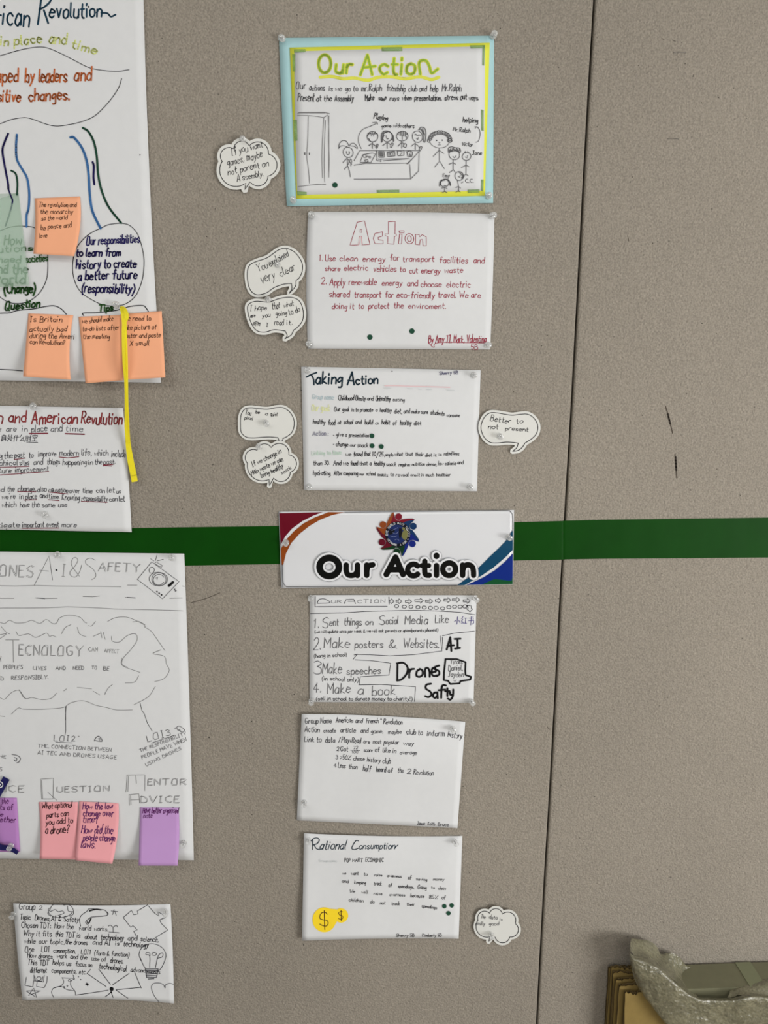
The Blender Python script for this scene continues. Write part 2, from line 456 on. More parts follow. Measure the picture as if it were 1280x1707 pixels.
# ------------------------------------------------------------------ pushpins (clear plastic, one prototype copied)
PLA = mat('clear_plastic', (238, 240, 240), .08, trans=.55, spec=.9, alpha=.55, coat=.6)
PLA.node_tree.nodes['Principled BSDF'].inputs['IOR'].default_value = 1.46
STEEL = mat('steel', (150, 150, 152), .25, metal=1)
def lathe(prof, n=20):
    V = []; F = []
    for r, z in prof:
        for k in range(n): a = 2 * math.pi * k / n; V.append((r * math.cos(a), r * math.sin(a), z))
    for j in range(len(prof) - 1):
        for k in range(n): F.append((j * n + k, j * n + (k + 1) % n, (j + 1) * n + (k + 1) % n, (j + 1) * n + k))
    F.append(tuple(range(n))[::-1]); F.append(tuple((len(prof) - 1) * n + k for k in range(n)))
    return np.array(V), F
PR = [(r * .001, z * .001) for r, z in [(1.0, 0), (4.9, .5), (5.4, 1.1), (5.2, 1.7), (3.6, 2.4), (2.7, 3.4), (2.5, 6.2), (2.9, 8.2), (4.2, 9.4), (4.9, 10.2), (4.9, 11.2), (4.3, 11.8), (1.5, 12.0)]]
GV, GF = lathe(PR); NV, NF = lathe([(.0001, -.006), (.0006, -.004), (.0006, .006), (.0011, .0062), (.0011, .0075)], 10)
PIN0 = None
def pin(x, y, d, label, tx=0, ty=0, mm=1.0):
    """x,y: where the pin enters, photo position; tx,ty: lean of the head"""
    global PIN0
    p = unp([(x, y)], d)[0]
    if PIN0 is None:
        e = empty('pushpin', (0, 0, 0)); mesh('grip', GV, GF, PLA, e, smooth=True); mesh('needle', NV, NF, STEEL, e)
        for c in e.children: c.data.polygons.foreach_set('use_smooth', [True] * len(c.data.polygons))
        PIN0 = e; r = e
    else:
        r = PIN0.copy(); C.objects.link(r)
        for ch in list(PIN0.children): c = ch.copy(); C.objects.link(c); c.parent = r
    r.location = tuple(p); r.rotation_euler = Vector((tx, -1, ty)).to_track_quat('Z', 'Y').to_euler(); r.scale = (mm,) * 3
    tag(r, label, 'pushpin', 'clear plastic pushpins in the wall')
    return r

# ------------------------------------------------------------------ big poster, top left
A_, A_o = sheet('poster', 'large white poster at upper left with marker writing ending in Revolution', 'poster', [(-420, -190), (236, -190), (268.5, 638), (-430, 628)],
    nu=40, nv=44, d=(.002, .003, .007, .004), belly=.003, rip=.0006, rig=-6, seed=3)
k = Ink(A_).zoom(0, 0, .22656)
k.t('teal', 3.0, 'American', -250, 190, 212, 188, 150).t('teal', 3.3, 'R', 278, 180, 350, 184, 230).t('teal', 2.9, 'evolution', 365, 140, 745, 125, 110)
k.l('teal', 2.9, '745,95 790,98 815,122 850,108')
k.t('hl', 2.6, 'in', 5, 335, 60, 335, 70).t('hl', 2.6, 'place', 105, 330, 305, 318, 70).t('hl', 2.6, 'and', 360, 320, 485, 325, 80).t('hl', 2.6, 'time', 525, 350, 705, 398, 66)
k.ls('blk', 1.1, '-300,480 -120,440 0,410 120,375 240,350 330,348 430,385 540,440 650,495 760,518 870,524 950,512|895,577 870,650 800,750 700,850 600,895 500,918 410,927 330,910 250,880 180,865 80,880 0,910 -120,935 -300,900', True)
k.t('orange', 2.6, 'shaped', -110, 610, 132, 600, 105).t('orange', 2.6, 'by', 185, 605, 250, 605, 100).t('orange', 2.6, 'leaders', 285, 605, 490, 605, 100).t('orange', 2.6, 'and', 548, 592, 670, 590, 95)
k.t('orange', 2.6, 'positive', -90, 745, 148, 745, 90).t('orange', 2.6, 'changes.', 212, 745, 515, 730, 88)
k.disc('blk', 34, 45, 7).disc('blk', 652, 50, 7)
k.zoom(0, 200, .22656)
k.l('navy', 3.4, '60,100 35,160 18,225 35,340 58,460 62,510').l('navy', 2.6, '62,510 80,560 92,600 70,690 40,780').l('green', 3.0, '82,372 115,395 128,460 125,550')
k.l('blue', 3.6, '124,108 118,200 125,290 165,365 200,430 215,540 210,650 196,700 195,785')
k.l('blue', 4.0, '518,128 545,130 600,200 635,290 652,400 660,540 680,670 740,798').l('green', 3.6, '610,58 650,85 690,160 712,270 722,400 748,520 800,640 892,758').l('navy', 3.4, '682,310 690,340 688,420 694,474')
k.disc('blk', 1030, 257, 5)
k.l('blk', 1.2, '-60,1000 -40,850 40,800 120,782 200,783 250,792 300,830 345,940 352,1040 345,1160 300,1260 220,1330 130,1350 40,1330 -40,1240', True, True)
k.l('blk', 1.2, '745,795 800,770 893,760 960,780 1015,845 1050,960 1060,1060 1045,1180 1000,1290 930,1350 850,1368 760,1360 670,1320 590,1260 545,1170 535,1060 560,950 620,870 680,825', True, True)
k.t('gtext', 1.9, 'How', 30, 915, 155, 920, 75).t('gtext', 1.8, 'revolutions', -230, 985, 240, 960, 50, jit=.07).t('gtext', 1.8, 'changed', -150, 1052, 150, 1052, 55).t('gtext', 1.8, 'societies', 192, 1050, 350, 1038, 55)
k.t('gtext', 2.6, 'and the', -60, 1130, 200, 1130, 70)
k.t('navy', 2.0, 'Our responsibilities', 635, 920, 1025, 900, 62, sl=.15).t('navy', 2.2, 'to learn from', 562, 1005, 885, 1000, 60, sl=.15)
k.zoom(0, 440, .22656)
k.t('navy', 2.2, 'history to create', 560, 35, 1000, 25, 66, sl=.12).t('navy', 2.3, 'a better future', 575, 120, 1005, 105, 66, sl=.12).t('navy', 2.3, '(responsibility)', 600, 205, 985, 215, 70, sl=.15)
k.t('gtext', 2.6, 'world', -60, 145, 185, 140, 70).t('gtext', 2.9, '(Change)', 30, 215, 258, 210, 65)
k.t('gtext', 2.6, 'Question', 35, 340, 290, 315, 60, sl=.25).t('gtext', 2.6, 'Tips', 728, 350, 830, 340, 45, sl=.2)
k.ls('blk', 1.5, '-200,380 0,363 70,360 130,342 250,330 340,312 400,308 450,330 488,370|615,380 613,362 720,358 860,340 960,312 1050,306 1075,325 1092,350|-200,770 0,776 90,780 165,786', True)
k.build(A_o, INK)
for c in A_o.children: pass

# translucent green film note
FILM = mat('green_film', (176, 208, 184), .35, alpha=.32, spec=.4)
s, o = sheet('film_note', 'translucent pale green film note covering the How wording', 'sticky note', [(-60, 325), (31, 322), (49, 476), (-50, 482)], FILM, d=(.0075, .0075, .012, .012), nu=10, nv=12, curl=.004, rip=.0002)

# ------------------------------------------------------------------ sticky notes
def note(label, q, rgb, lines, z, key='pinkb', w=1.15, d=.0015, curl=.012, grp='orange sticky notes on the poster', extra=None, **kw):
    m = mat('note_%d_%d_%d' % rgb, rgb, .7, spec=.2, grain=.012, gscale=30)
    s = Surf(q, d=(d,) * 4, curl=curl, rip=.0002, T=.0002, **kw); bs = A_ if 'orange' in label else C_; s.duv = lambda u, v: bs.d(s.px(u, v)) + d + curl * np.clip(v, 0, 1) ** 2
    o = s.build('sticky_note', m, nu=12, nv=16); tag(o, label, 'sticky note', grp)
    k = Ink(s).zoom(*z)
    for L in lines: k.t(key, w, *L, sl=.15, jit=.08)
    if extra: extra(k)
    k.build(o, INK, base=.0004); return s, o
OR = (240, 172, 134)
Z2, Z3 = (0, 200, .22656), (0, 440, .22656)
note('orange sticky note about peace and love between the two circles', [(58, 330.5), (133.5, 327.5), (123.5, 427), (55.5, 423)], OR,
     [('The revolution and', 285, 640, 560, 640, 32), ('the monarchy', 298, 692, 535, 690, 32), ('so the world', 305, 740, 495, 730, 30), ('be peace and', 300, 808, 525, 790, 34), ('love', 290, 868, 345, 865, 30)], Z2, 'brown', .9, curl=.016, rig=5, lef=2)
note('orange sticky note asking Is Britain actually bad', [(47.5, 522.5), (122, 525.5), (118, 633), (38.5, 627.5)], OR,
     [('Is Britain', 220, 428, 455, 428, 40), ('actually bad', 218, 495, 490, 495, 38), ('during the Ameri', 218, 545, 545, 550, 38), ('can Revolution?', 220, 590, 475, 595, 34)], Z3, 'brown', 1.0, curl=.02, rig=-4)
note('orange sticky note with We should make lists after the meeting', [(131, 528), (205, 525), (205, 634), (142.5, 639)], OR,
     [('we should make', 605, 440, 832, 420, 34), ('to-do lists after', 608, 495, 875, 485, 34), ('the meeting', 612, 552, 805, 548, 34)], Z3, 'brown', .9, curl=.016)
note('orange sticky note overhanging the poster edge, We need to take picture', [(200, 524), (269.5, 518.5), (275.5, 629), (206, 633.5)], OR,
     [('We need to', 905, 420, 1110, 415, 36), ('take picture of', 905, 485, 1150, 480, 34), ('poster and paste', 905, 545, 1180, 540, 34), ('X small', 955, 600, 1095, 600, 34)], Z3, 'brown', .95, d=.003, curl=.02)
# ------------------------------------------------------------------ revolution sheet, left
s, o = sheet('paper_sheet', 'white sheet about American Revolution with red underlined words, left above tape', 'paper', [(-190, 673), (205, 680), (219.5, 887), (-190, 879)],
    d=(.003, .005, .006, .003), rip=.0006, belly=.003, seed=5, creases=[(54, 682, .0012, .6), (76, 861, .0012, 0)], rig=1)
B_ = s
k = Ink(s).zoom(0, 650, .22656)
k.t('redm', 2.3, 'French', -330, 245, 15, 245, 90).t('redm', 2.2, 'and', 65, 240, 190, 240, 85).t('redm', 2.4, 'American', 232, 248, 568, 245, 85, jit=.07).t('redm', 2.3, 'Revulution', 598, 245, 895, 255, 85)
P9 = ('gel', 1.0)
def many(k, key, w, rows, **kw):
    for L in rows: k.t(key, w, *L, **kw)
many(k, 'gel', .95, [('we', -60, 308, 5, 306, 40), ('are', 48, 308, 118, 305, 38), ('in', 162, 306, 200, 306, 40), ('place', 232, 308, 345, 306, 45), ('and', 375, 306, 458, 305, 48), ('time', 485, 306, 608, 304, 42),
    ('\u8eab\u5904\u4ec0\u4e48\u65f6\u7a7a', 8, 378, 272, 378, 42),
    ('ing', -60, 505, 15, 505, 36), ('the', 32, 502, 92, 500, 40), ('past', 108, 500, 180, 498, 38), ('to', 215, 498, 245, 496, 38), ('improve', 282, 492, 412, 488, 40), ('modern', 438, 488, 578, 484, 42), ('life,', 600, 484, 672, 482, 48), ('which', 695, 488, 795, 486, 42), ('include', 820, 492, 922, 496, 44),
    ('geographical', -170, 562, 130, 555, 38), ('sites', 145, 555, 215, 552, 36), ('and', 248, 552, 315, 548, 40), ('things', 348, 550, 440, 548, 40), ('happening', 462, 552, 635, 552, 40), ('in', 650, 552, 682, 550, 34), ('the', 698, 548, 750, 548, 38), ('past.', 762, 548, 850, 545, 36),
    ('future', -60, 615, 82, 610, 36), ('improvement', 112, 608, 358, 600, 38),
    ('and', -60, 752, 32, 750, 38), ('the', 55, 748, 105, 748, 38), ('change,', 132, 748, 265, 748, 40), ('also', 275, 750, 340, 750, 38), ('causation', 358, 752, 498, 756, 36), ('over', 512, 758, 585, 758, 34), ('time', 608, 758, 678, 758, 38), ('can', 708, 758, 768, 758, 34), ('let', 790, 756, 842, 756, 42), ('us', 858, 762, 888, 762, 30),
    ("we're", 15, 805, 112, 802, 36), ('in', 145, 804, 172, 802, 36), ('place', 188, 804, 270, 802, 40), ('and', 295, 796, 350, 794, 38), ('time.', 360, 802, 440, 800, 36), ('Knowing', 455, 808, 585, 812, 44), ('responsibility', 600, 815, 790, 820, 38), ('can', 805, 820, 862, 818, 34), ('let', 875, 822, 918, 820, 40),
    ('which', 15, 866, 118, 862, 38), ('have', 148, 864, 215, 862, 38), ('the', 235, 866, 290, 864, 38), ('same', 308, 864, 402, 864, 34), ('use', 430, 862, 492, 860, 34),
    ('investigate', -160, 1015, 142, 1010, 38), ('important event', 165, 1010, 432, 1008, 38), ('more', 455, 1010, 562, 1008, 34)], jit=.06)
k.ls('maroon', 2.3, '218,322 350,320|482,322 620,326')
k.ls('maroon', 1.3, '435,494 500,500 580,492|105,512 185,502|0,570 215,562|0,626 150,615 358,600|130,748 265,750|358,752 500,766|175,810 270,808|355,808 435,814|598,820 790,826|165,1018 432,1016|760,552 830,550|762,556 820,560')
k.ls('gel', .9, '195,384 278,386')
k.build(o, INK)

# ------------------------------------------------------------------ drone / safety poster, left below the tape
s, o = sheet('poster', 'large white pencil-lettered poster on drones and technology, left below the tape', 'poster', [(-330, 916), (307, 923), (323, 1434), (-330, 1428)],
    d=(.003, .003, .011, .006), belly=.003, rip=.0006, seed=9, nu=40, nv=36, creases=[(97, 927, .0015, 1), (287, 932, .0015, 2), (308, 1410, .0012, 2.5)], rig=1)
C_ = s
k = Ink(s).zoom(0, 900, .265625)
def G(txt, x0, y0, x1, y1, h, w=.8): k.t('pcl', w, txt, x0, y0, x1, y1, h, sl=.02, jit=.03, font='a')
def G2x(txt, x0, y0, x1, y1, h): G(txt, x0, y0, x1, y1, h); k.t('pcl', .6, txt, x0 + 5, y0 - 4, x1 + 5, y1 - 4, h * .96, sl=.03, jit=.02, font='a')
G2x('DR', -130, 232, -10, 232, 70); G2x('ONES', -8, 228, 205, 236, 72); k.l('pcl', .9, '215,285 308,100 330,252', False); k.l('pcl', .8, '248,190 305,196')
k.l('blk', 2.6, '353,188 356,190', False); G('I', 388, 228, 412, 230, 78, .95); k.l('pcl', .9, '498,228 450,160 455,120 475,110 488,130 470,165 440,200 445,225 475,232 500,200 512,158')
k.l('pcl', .9, '598,128 570,115 540,125 540,150 580,180 600,210 598,235 575,250'); G2x('AFETY', 615, 195, 875, 205, 52)
k.ls('pcl', .9, '-100,290 0,288 100,290 220,286 350,290 500,291 640,292 760,294|800,284 860,284|-50,366 88,366|220,364 270,368 360,366|520,355 580,357 625,352|785,361 850,364|1065,366 1145,364|-100,432 20,428 160,428 300,426 420,420 560,424 720,434 900,438 1050,442 1150,446|1145,290 1157,292')
k.ls('pcd', 1.4, '230,364 262,366 280,368|798,361 848,364')
# speaker drawing
k.ls('pcd', .9, '862,248 952,138 1124,262 1020,370 862,248|970,150 980,138 1020,162 1012,172 970,150|945,118 965,132|985,95 975,130|1025,122 985,132'); k.c('pcd', 1.0, 994, 246, 56, 44).c('pcd', 1.0, 998, 248, 46, 40).c('pcd', 1.0, 997, 250, 36, 32, 30, 330).c('pcd', .9, 952, 190, 17, 19)
k.ls('pcd', .8, '978,240 990,232 985,250|1090,315 1108,318|1098,306 1100,326|1092,308 1106,324'); k.l('marker', 4.2, '1060,288 1085,266', False)
for x, y in ((985, 325), (999, 335), (1014, 345)): k.disc('marker', x, y, 5)
k.ls('pcl', .85, '0,518 30,525 60,505 100,522 160,518 200,505 250,525 290,500 330,525 355,522 375,490 430,472 500,485 530,515 545,522|555,538 575,540 600,512|675,512 720,490 780,484 830,496 900,530 912,545|905,545 950,575 990,630 1035,695|960,710 1010,690 960,715 1030,730 1045,780 1062,820 1030,870 970,890|975,920 930,985 840,1035|832,515 870,512 910,532|8,545 40,580 60,590|100,575 120,600 180,590 225,612 290,585 310,605 330,600 352,610|385,590 410,550 445,532|485,548 500,590 540,608|585,605 632,585|632,575 640,615|648,580 660,625|700,605 705,635 750,640 800,600 850,590 860,630 820,690 775,740 765,780 800,800|765,740 770,790 880,832|785,898 845,892 870,852|705,908 680,930 658,965|655,970 665,965|585,950 625,972|485,926 575,934|400,948 418,935|0,990 30,1000 70,960 120,945 160,995 200,990 260,1002 320,995 355,962|120,940 145,985 165,998|0,595 40,590 0,620|0,1105 30,1108|70,1095 115,1055 150,1062 280,1062 395,1052 440,1025 500,1010 545,1015 600,1038 660,1050 740,1068 830,1066', True)
k.ls('pcd', .9, '415,1045 410,1130|412,1050 413,1200 408,1224|880,1025 890,1070 905,1090 925,1150 955,1200')
k.ls('pcl', .9, '35,628 120,628|82,628 84,768'); G2x('ECNOLOGY', 115, 725, 515, 732, 66); G('CAN', 555, 700, 612, 700, 24, .9); G('AFFECT', 655, 705, 745, 712, 22, .9)
for L in (("PEOPLE'S", 22, 812, 142, 810, 24), ('LIVES', 208, 815, 290, 816, 22), ('AND', 350, 816, 410, 816, 22), ('NEED', 458, 815, 525, 815, 24), ('TO', 575, 812, 608, 812, 20), ('BE', 648, 820, 685, 822, 26), ('USED', -60, 880, 20, 880, 24), ('RESPONSIBLY.', 72, 880, 305, 872, 26), ('Y', 0, 765, 12, 762, 28)): k.t('pcd', .85, *L, font='a', jit=.06)
k.zoom(0, 1180, .265625)
k.t('pcd', .9, 'LOI2', 338, 208, 470, 208, 34, font='a'); k.ls('pcd', .8, '350,216 455,220|490,178 498,178'); k.l('pcd', 1.2, '592,208 600,190 618,178 635,192 640,210 612,208 595,205').l('pcd', .9, '615,195 628,192 625,205')
for L in (('THE, CONNECTION BETWEEN', 238, 248, 698, 275, 22), ('AI TEC AND DRONES USAGE', 235, 290, 730, 322, 22)): k.t('pcd', .9, *L, font='a', jit=.05)
k.t('pcd', .95, 'LOI3', 928, 214, 1070, 170, 42, font='a'); k.ls('pcd', .9, '950,222 1095,172|1098,130 1125,115 1160,140 1140,152 1115,135|1125,135 1135,148|1110,128 1118,145', True)
for L in (('THE RESPONSIBILITY', 880, 280, 1170, 168, 20), ('PEOPLE HAVE WHEN', 892, 322, 1172, 208, 22), ('USING DRONES', 918, 368, 1138, 262, 20)): k.t('pcd', .9, *L, font='a', jit=.05)
k.t('pcd', .9, 'THE', -40, 310, 36, 318, 20, font='a').t('pcd', .9, 'DRONES', -120, 400, 12, 396, 22, font='a'); k.ls('pcd', 1.2, '75,292 110,300 128,318 118,340 105,345|90,312 105,318 100,335 88,325', True)
G2x('EVIDENCE', -290, 530, 148, 532, 42); G2x('UESTION', 355, 532, 682, 525, 36); G2x('ENTOR', 925, 488, 1165, 485, 40); G2x('DVICE', 880, 597, 1122, 597, 42)
k.ls('pcl', .9, '262,572 255,448 335,442 332,572 262,572|268,568 262,455|300,530 356,580|795,422 910,420 908,520|790,528 797,425|802,525 806,430|852,425 856,475|812,612 810,545 872,540 876,598|818,578 872,575|822,608 820,550')
k.build(o, INK)

Z6 = (0, 1180, .265625)
PK = (230, 160, 166); PU = (186, 146, 200)
G2 = 'sticky notes along the foot of the drone poster'
note('pink sticky note asking What optional parts can you add', [(64.5, 1337), (130, 1337), (127, 1433), (66, 1431.5)], PK,
     [('What optional', 262, 635, 452, 625, 36), ('parts can', 292, 690, 430, 680, 36), ('you add to', 288, 735, 455, 720, 36), ('a drone?', 285, 790, 430, 785, 44)], Z6, 'pinkb', 1.4, curl=.014, grp=G2, lef=2)
note('pink sticky note asking How the law change over time', [(132, 1336), (197.5, 1339.5), (187, 1440), (125.5, 1434)], PK,
     [('How the law', 518, 635, 705, 635, 40), ('change over', 520, 680, 710, 682, 42), ('time?', 520, 722, 612, 720, 44), ('How did the', 510, 785, 705, 790, 46), ('people change', 520, 835, 720, 838, 42), ('laws.', 508, 880, 600, 880, 42)], Z6, 'purp', 1.4, curl=.02, grp=G2, d=.0025, rig=4)
note('lilac sticky note under Mentor Advice with two short lines', [(233.5, 1346), (297.5, 1346.5), (296, 1443), (231, 1443)], PU,
     [('Have better organised', 895, 660, 1118, 660, 34), ('note', 900, 692, 955, 690, 30)], Z6, 'purp', 1.2, curl=.022, grp=G2, rig=2)
note('lilac sticky note cut by the left edge, word together, navy lanyard over it', [(-40, 1330), (28, 1330), (33.5, 1420), (-38, 1420)], (178, 128, 190),
     [('the', 10, 600, 52, 600, 30), ('components of', -160, 645, 78, 640, 36), ('drone', -80, 685, 18, 682, 30), ('fit together', -130, 715, 98, 718, 36)], Z6, 'purp', 1.4, curl=.001, grp=G2)

# ------------------------------------------------------------------ small drone sheet, bottom left
s, o = sheet('paper_sheet', 'wavy white sheet headed Group 2 with light bulb and jigsaw drawings, bottom left', 'paper', [(22, 1506), (284, 1507), (290, 1673), (37.5, 1668)],
    d=(.005, .004, .014, .012), belly=-.002, rip=.0011, seed=21, top=3, bot=-5, lef=-1, rig=1, creases=[(276, 1525, .0022, 2.6), (26, 1528, .001, 0)])
D_ = s
k = Ink(s).zoom(0, 1480, .2421875)
many(k, 'blk', 1.1, [('Group', 132, 150, 240, 152, 42), ('2', 270, 150, 290, 150, 24), ('Topic:', 138, 218, 212, 220, 34), ('Drones,', 240, 220, 345, 230, 34), ('AI & Safety', 352, 228, 540, 236, 34),
    ('Chosen TDT:', 148, 275, 350, 278, 36), ('How the', 375, 278, 505, 285, 36), ('world', 545, 292, 625, 292, 32), ('works.', 648, 296, 745, 298, 30),
    ('Why it fits', 162, 330, 355, 335, 36), ('this TDT is', 380, 335, 550, 345, 34), ('about', 585, 352, 665, 355, 32), ('technology', 695, 358, 850, 362, 38), ('and', 880, 362, 942, 365, 34), ('science,', 968, 368, 1090, 375, 34),
    ('while', 170, 382, 242, 384, 32), ('our topic,', 268, 385, 445, 388, 32), ('the drones', 450, 388, 602, 392, 32), ('and AI', 640, 390, 760, 394, 32), ('is', 795, 396, 820, 396, 26), ('technology', 850, 402, 1020, 412, 36),
    ('One', 172, 442, 232, 442, 38), ('LOI', 285, 438, 340, 440, 34), ('connection.', 368, 445, 520, 450, 30), ('LOI1', 558, 455, 622, 457, 30), ('(form & function)', 650, 462, 888, 475, 30),
    ('How', 188, 482, 245, 484, 34), ('drones', 265, 485, 360, 488, 32), ('work', 392, 485, 460, 486, 32), ('and the', 485, 488, 598, 494, 30), ('use of', 630, 500, 728, 508, 30), ('drones.', 758, 515, 848, 524, 34),
    ('This TDT', 190, 530, 335, 534, 34), ('helps us', 362, 530, 488, 538, 34), ('focus on', 520, 540, 632, 545, 30), ('technological', 682, 555, 868, 575, 36), ('advancements', 900, 578, 1100, 595, 30),
    ('different', 208, 585, 320, 585, 34), ('components,', 355, 585, 525, 592, 32), ('etc.', 545, 595, 595, 595, 32)], jit=.05)
k.c('gel', .95, 418, 155, 86, 50, 10, 200).ls('gel', .9, '335,158 330,180 350,195|340,160 360,120 400,115|345,165 380,150 400,165 430,160 440,175 400,190|430,108 440,120 470,115 500,140 505,180 480,195|465,125 470,160 500,165', True)
k.ls('blk', 1.1, '555,265 548,220 560,190 600,160 615,145 700,150 728,160 735,190 640,200 615,210 590,235 605,250 630,210|735,165 745,180 732,192', True); k.l('marker', 2.2, '615,160 660,148 695,152'); k.l('marker', 2.0, '600,235 612,242 625,212')
k.ls('gel', .95, '765,160 812,165|785,150 775,185|790,160 800,190|745,265 760,258 778,270 800,258 808,270|778,270 778,305|750,305 820,310', True)
k.ls('blk', 1.0, '848,205 905,155 920,185 950,180 945,160 1015,118 1065,175 1095,195 1085,165 1115,180 1140,205 1100,220 1110,245 1155,290 1068,345|848,205 900,272 915,260 945,290 920,300 940,335')
k.c('gel', 1.0, 1050, 465, 90, 82, -205, 25).ls('gel', 1.0, '965,480 985,530 1005,560|1135,500 1115,545 1090,575|1030,550 1030,470 1005,460 1010,445 1030,450 1032,470|1070,550 1085,480 1100,455 1120,450 1118,475 1085,485|1045,460 1055,445 1075,450 1070,465 1050,465', True)
k.ls('gel', 1.3, '1000,560 1088,558|1000,572 1088,572|1004,586 1080,590|1004,600 1078,606|1008,615 1075,618|1020,628 1060,626|1000,558 1010,618|1088,560 1078,615')
k.ls('gel', 1.0, '182,615 172,672 225,682 232,640|235,600 235,640 300,648 305,602|255,650 252,680 305,688 322,650 325,610|240,612 245,640 290,642 296,612|185,710 280,710 195,742 232,690 252,755 182,712'); k.c('gel', 1.0, 268, 624, 16, 12)
k.ls('gel', 1.0, '425,620 512,625 490,640 488,675 515,710 520,740|430,618 438,650 420,675 370,690 355,720 370,755|370,690 420,680 460,700 515,710', True); k.c('gel', .9, 478, 638, 8).c('gel', .9, 440, 684, 5).c('gel', .8, 463, 675, 4)
for x, y in ((508, 615), (540, 612), (556, 632), (505, 605)): k.disc('gel', x, y, 4)
k.disc('marker', 600, 664, 8).l('blk', 1.2, '588,664 612,664').l('blk', 1.2, '596,654 604,676'); k.disc('marker', 768, 697, 14).disc('marker', 765, 718, 6)
k.ls('blk', 1.1, '525,738 640,722 745,705|600,590 730,680|680,560 760,665|775,668 888,590|798,702 972,685|928,585 972,690|800,705 880,760|725,750 762,722|765,718 778,755|600,590 622,562')
k.ls('gel', .95, '1095,788 1060,740 1042,690 1055,660 1095,655 1125,668 1136,690 1140,668 1170,658 1195,665', True)
k.build(o, INK)
# ------------------------------------------------------------------ blue-bordered "Our Action" picture
def zq(z, *pts): return [(z[0] + x * z[2], z[1] + y * z[2]) for x, y in pts]
ZF = (450, 40, .3125)
F1, F1o = sheet('poster', 'pale blue card poster with a yellow-edged drawing titled Our Action, topmost of the column', 'poster', zq(ZF, (48, 74), (1195, 62), (1190, 955), (90, 972)),
    mat('pale_blue_card', (164, 203, 208), .6, grain=.02, gscale=40), d=(.002, .002, .003, .003), belly=.003, rip=.0004, seed=31, creases=[(471, 68, .001, 0)], lef=-1)
def over(base, base_o, q, off, name, m, nu=22, nv=18, T=.0002, **kw):
    s = Surf(q, T=T, **kw); s.duv = lambda u, v: base.d(s.px(u, v)) + off
    o = s.build(name, m, base_o, nu=nu, nv=nv); return s, o
Y1, Y1o = over(F1, F1o, zq(ZF, (105, 126), (1172, 100), (1146, 916), (140, 932)), .0009, 'yellow_card', mat('yellow_card', (222, 226, 74), .6), bot=1)
W1, W1o = over(F1, F1o, zq(ZF, (130, 146), (1146, 118), (1136, 890), (146, 912)), .0015, 'drawing_paper', PAPER, lef=-1.2, rig=1)
TPM = mat('green_clear_tape', (140, 182, 104), .3, alpha=.42, spec=.5)
for q in [((128, 134), (190, 134), (190, 150), (128, 152)), ((595, 124), (706, 122), (706, 144), (596, 145)), ((1068, 113), (1146, 112), (1146, 128), (1070, 130)), ((124, 510), (143, 512), (146, 622), (128, 622)),
          ((1134, 112), (1147, 112), (1143, 222), (1132, 220)), ((1126, 456), (1140, 458), (1140, 570), (1127, 568)), ((568, 886), (690, 884), (690, 899), (570, 901)), ((143, 892), (196, 896), (196, 912), (145, 914)),
          ((1054, 884), (1118, 882), (1118, 900), (1056, 902)), ((1126, 830), (1140, 830), (1138, 892), (1126, 890)), ((118, 160), (134, 160), (134, 255), (122, 250))]:
    over(F1, F1o, zq(ZF, *q), .0021, 'tape_piece', TPM, nu=5, nv=3, T=.0001)
k = Ink(W1).zoom(*ZF)
k.l('yel', 5.5, '268,284 330,280 390,292 450,288 520,300 580,284 650,282 720,292 800,282 860,296 900,284')
for key, wd in (('yel', 5.8), ('limed', 3.3)):
    k.c(key, wd, 292, 212, 33, 48, wob=0); k.t(key, wd, 'ur', 350, 262, 436, 262, 82, jit=.01); k.ls(key, wd, '482,272 520,165 545,270|500,232 562,225'); k.t(key, wd, 'ctio', 585, 270, 770, 268, 98, jit=.01)
    k.l(key, wd, '802,268 796,205 830,195 850,225 862,262 895,240')
many(k, 'gel', .95, [('Our', 138, 345, 190, 345, 36), ('actions', 210, 355, 292, 355, 30), ('is we', 315, 357, 382, 358, 26), ('go to', 402, 358, 468, 358, 30), ('mr.Ralph', 488, 360, 595, 358, 34), ('friendship', 622, 358, 722, 360, 34), ('club and', 738, 360, 835, 360, 30), ('help', 855, 360, 895, 360, 32), ('Mr.Ralph', 918, 358, 1020, 358, 36)])
many(k, 'blk', 1.05, [('Present', 148, 410, 235, 412, 38), ('at the', 248, 412, 330, 410, 30), ('Assembly', 345, 412, 445, 412, 32)])
many(k, 'blk', 1.2, [('Make', 508, 408, 555, 406, 30), ('some', 580, 406, 620, 406, 24), ('rays', 640, 408, 688, 408, 24), ('when', 705, 408, 755, 406, 26), ('presentation,', 772, 408, 915, 408, 28), ('stress out', 932, 405, 1050, 402, 28), ('ways.', 1062, 408, 1114, 405, 24)], jit=.08)
k.zoom(485, 170, .10546875)
k.ls('pcl', 1.3, '105,180 130,165 540,165 610,185|120,170 530,172')
k.ls('pcl', .9, '100,210 300,215 520,245|520,245 510,400 490,850 500,1200|545,290 530,700 525,1000 535,1270|520,245 580,205|600,215 595,600 605,900 598,1190|590,220 600,500 598,1100|275,225 265,600 250,850 275,1050 295,1285|110,1335 160,1330 340,1310 480,1300 550,1305', True)
k.l('pcd', 1.7, '218,800 218,830').l('pcd', 1.7, '293,805 293,832')
k.c('pcd', 1.0, 905, 795, 78, 82).ls('pcd', 1.0, '755,730 765,660 820,610 880,625 920,700|755,735 780,700 830,692 890,705|920,700 950,660 1000,655 1045,705 1045,735 1000,700 945,695|875,780 885,820 905,835 925,815 920,780|888,880 895,1010|820,960 888,895 930,950 960,990|845,1065 895,1015 920,1080 940,1185|905,985 940,900 960,935 945,1010', True)
k.disc('green', 696, 1312, 42)
k.zoom(590, 180, .1875)
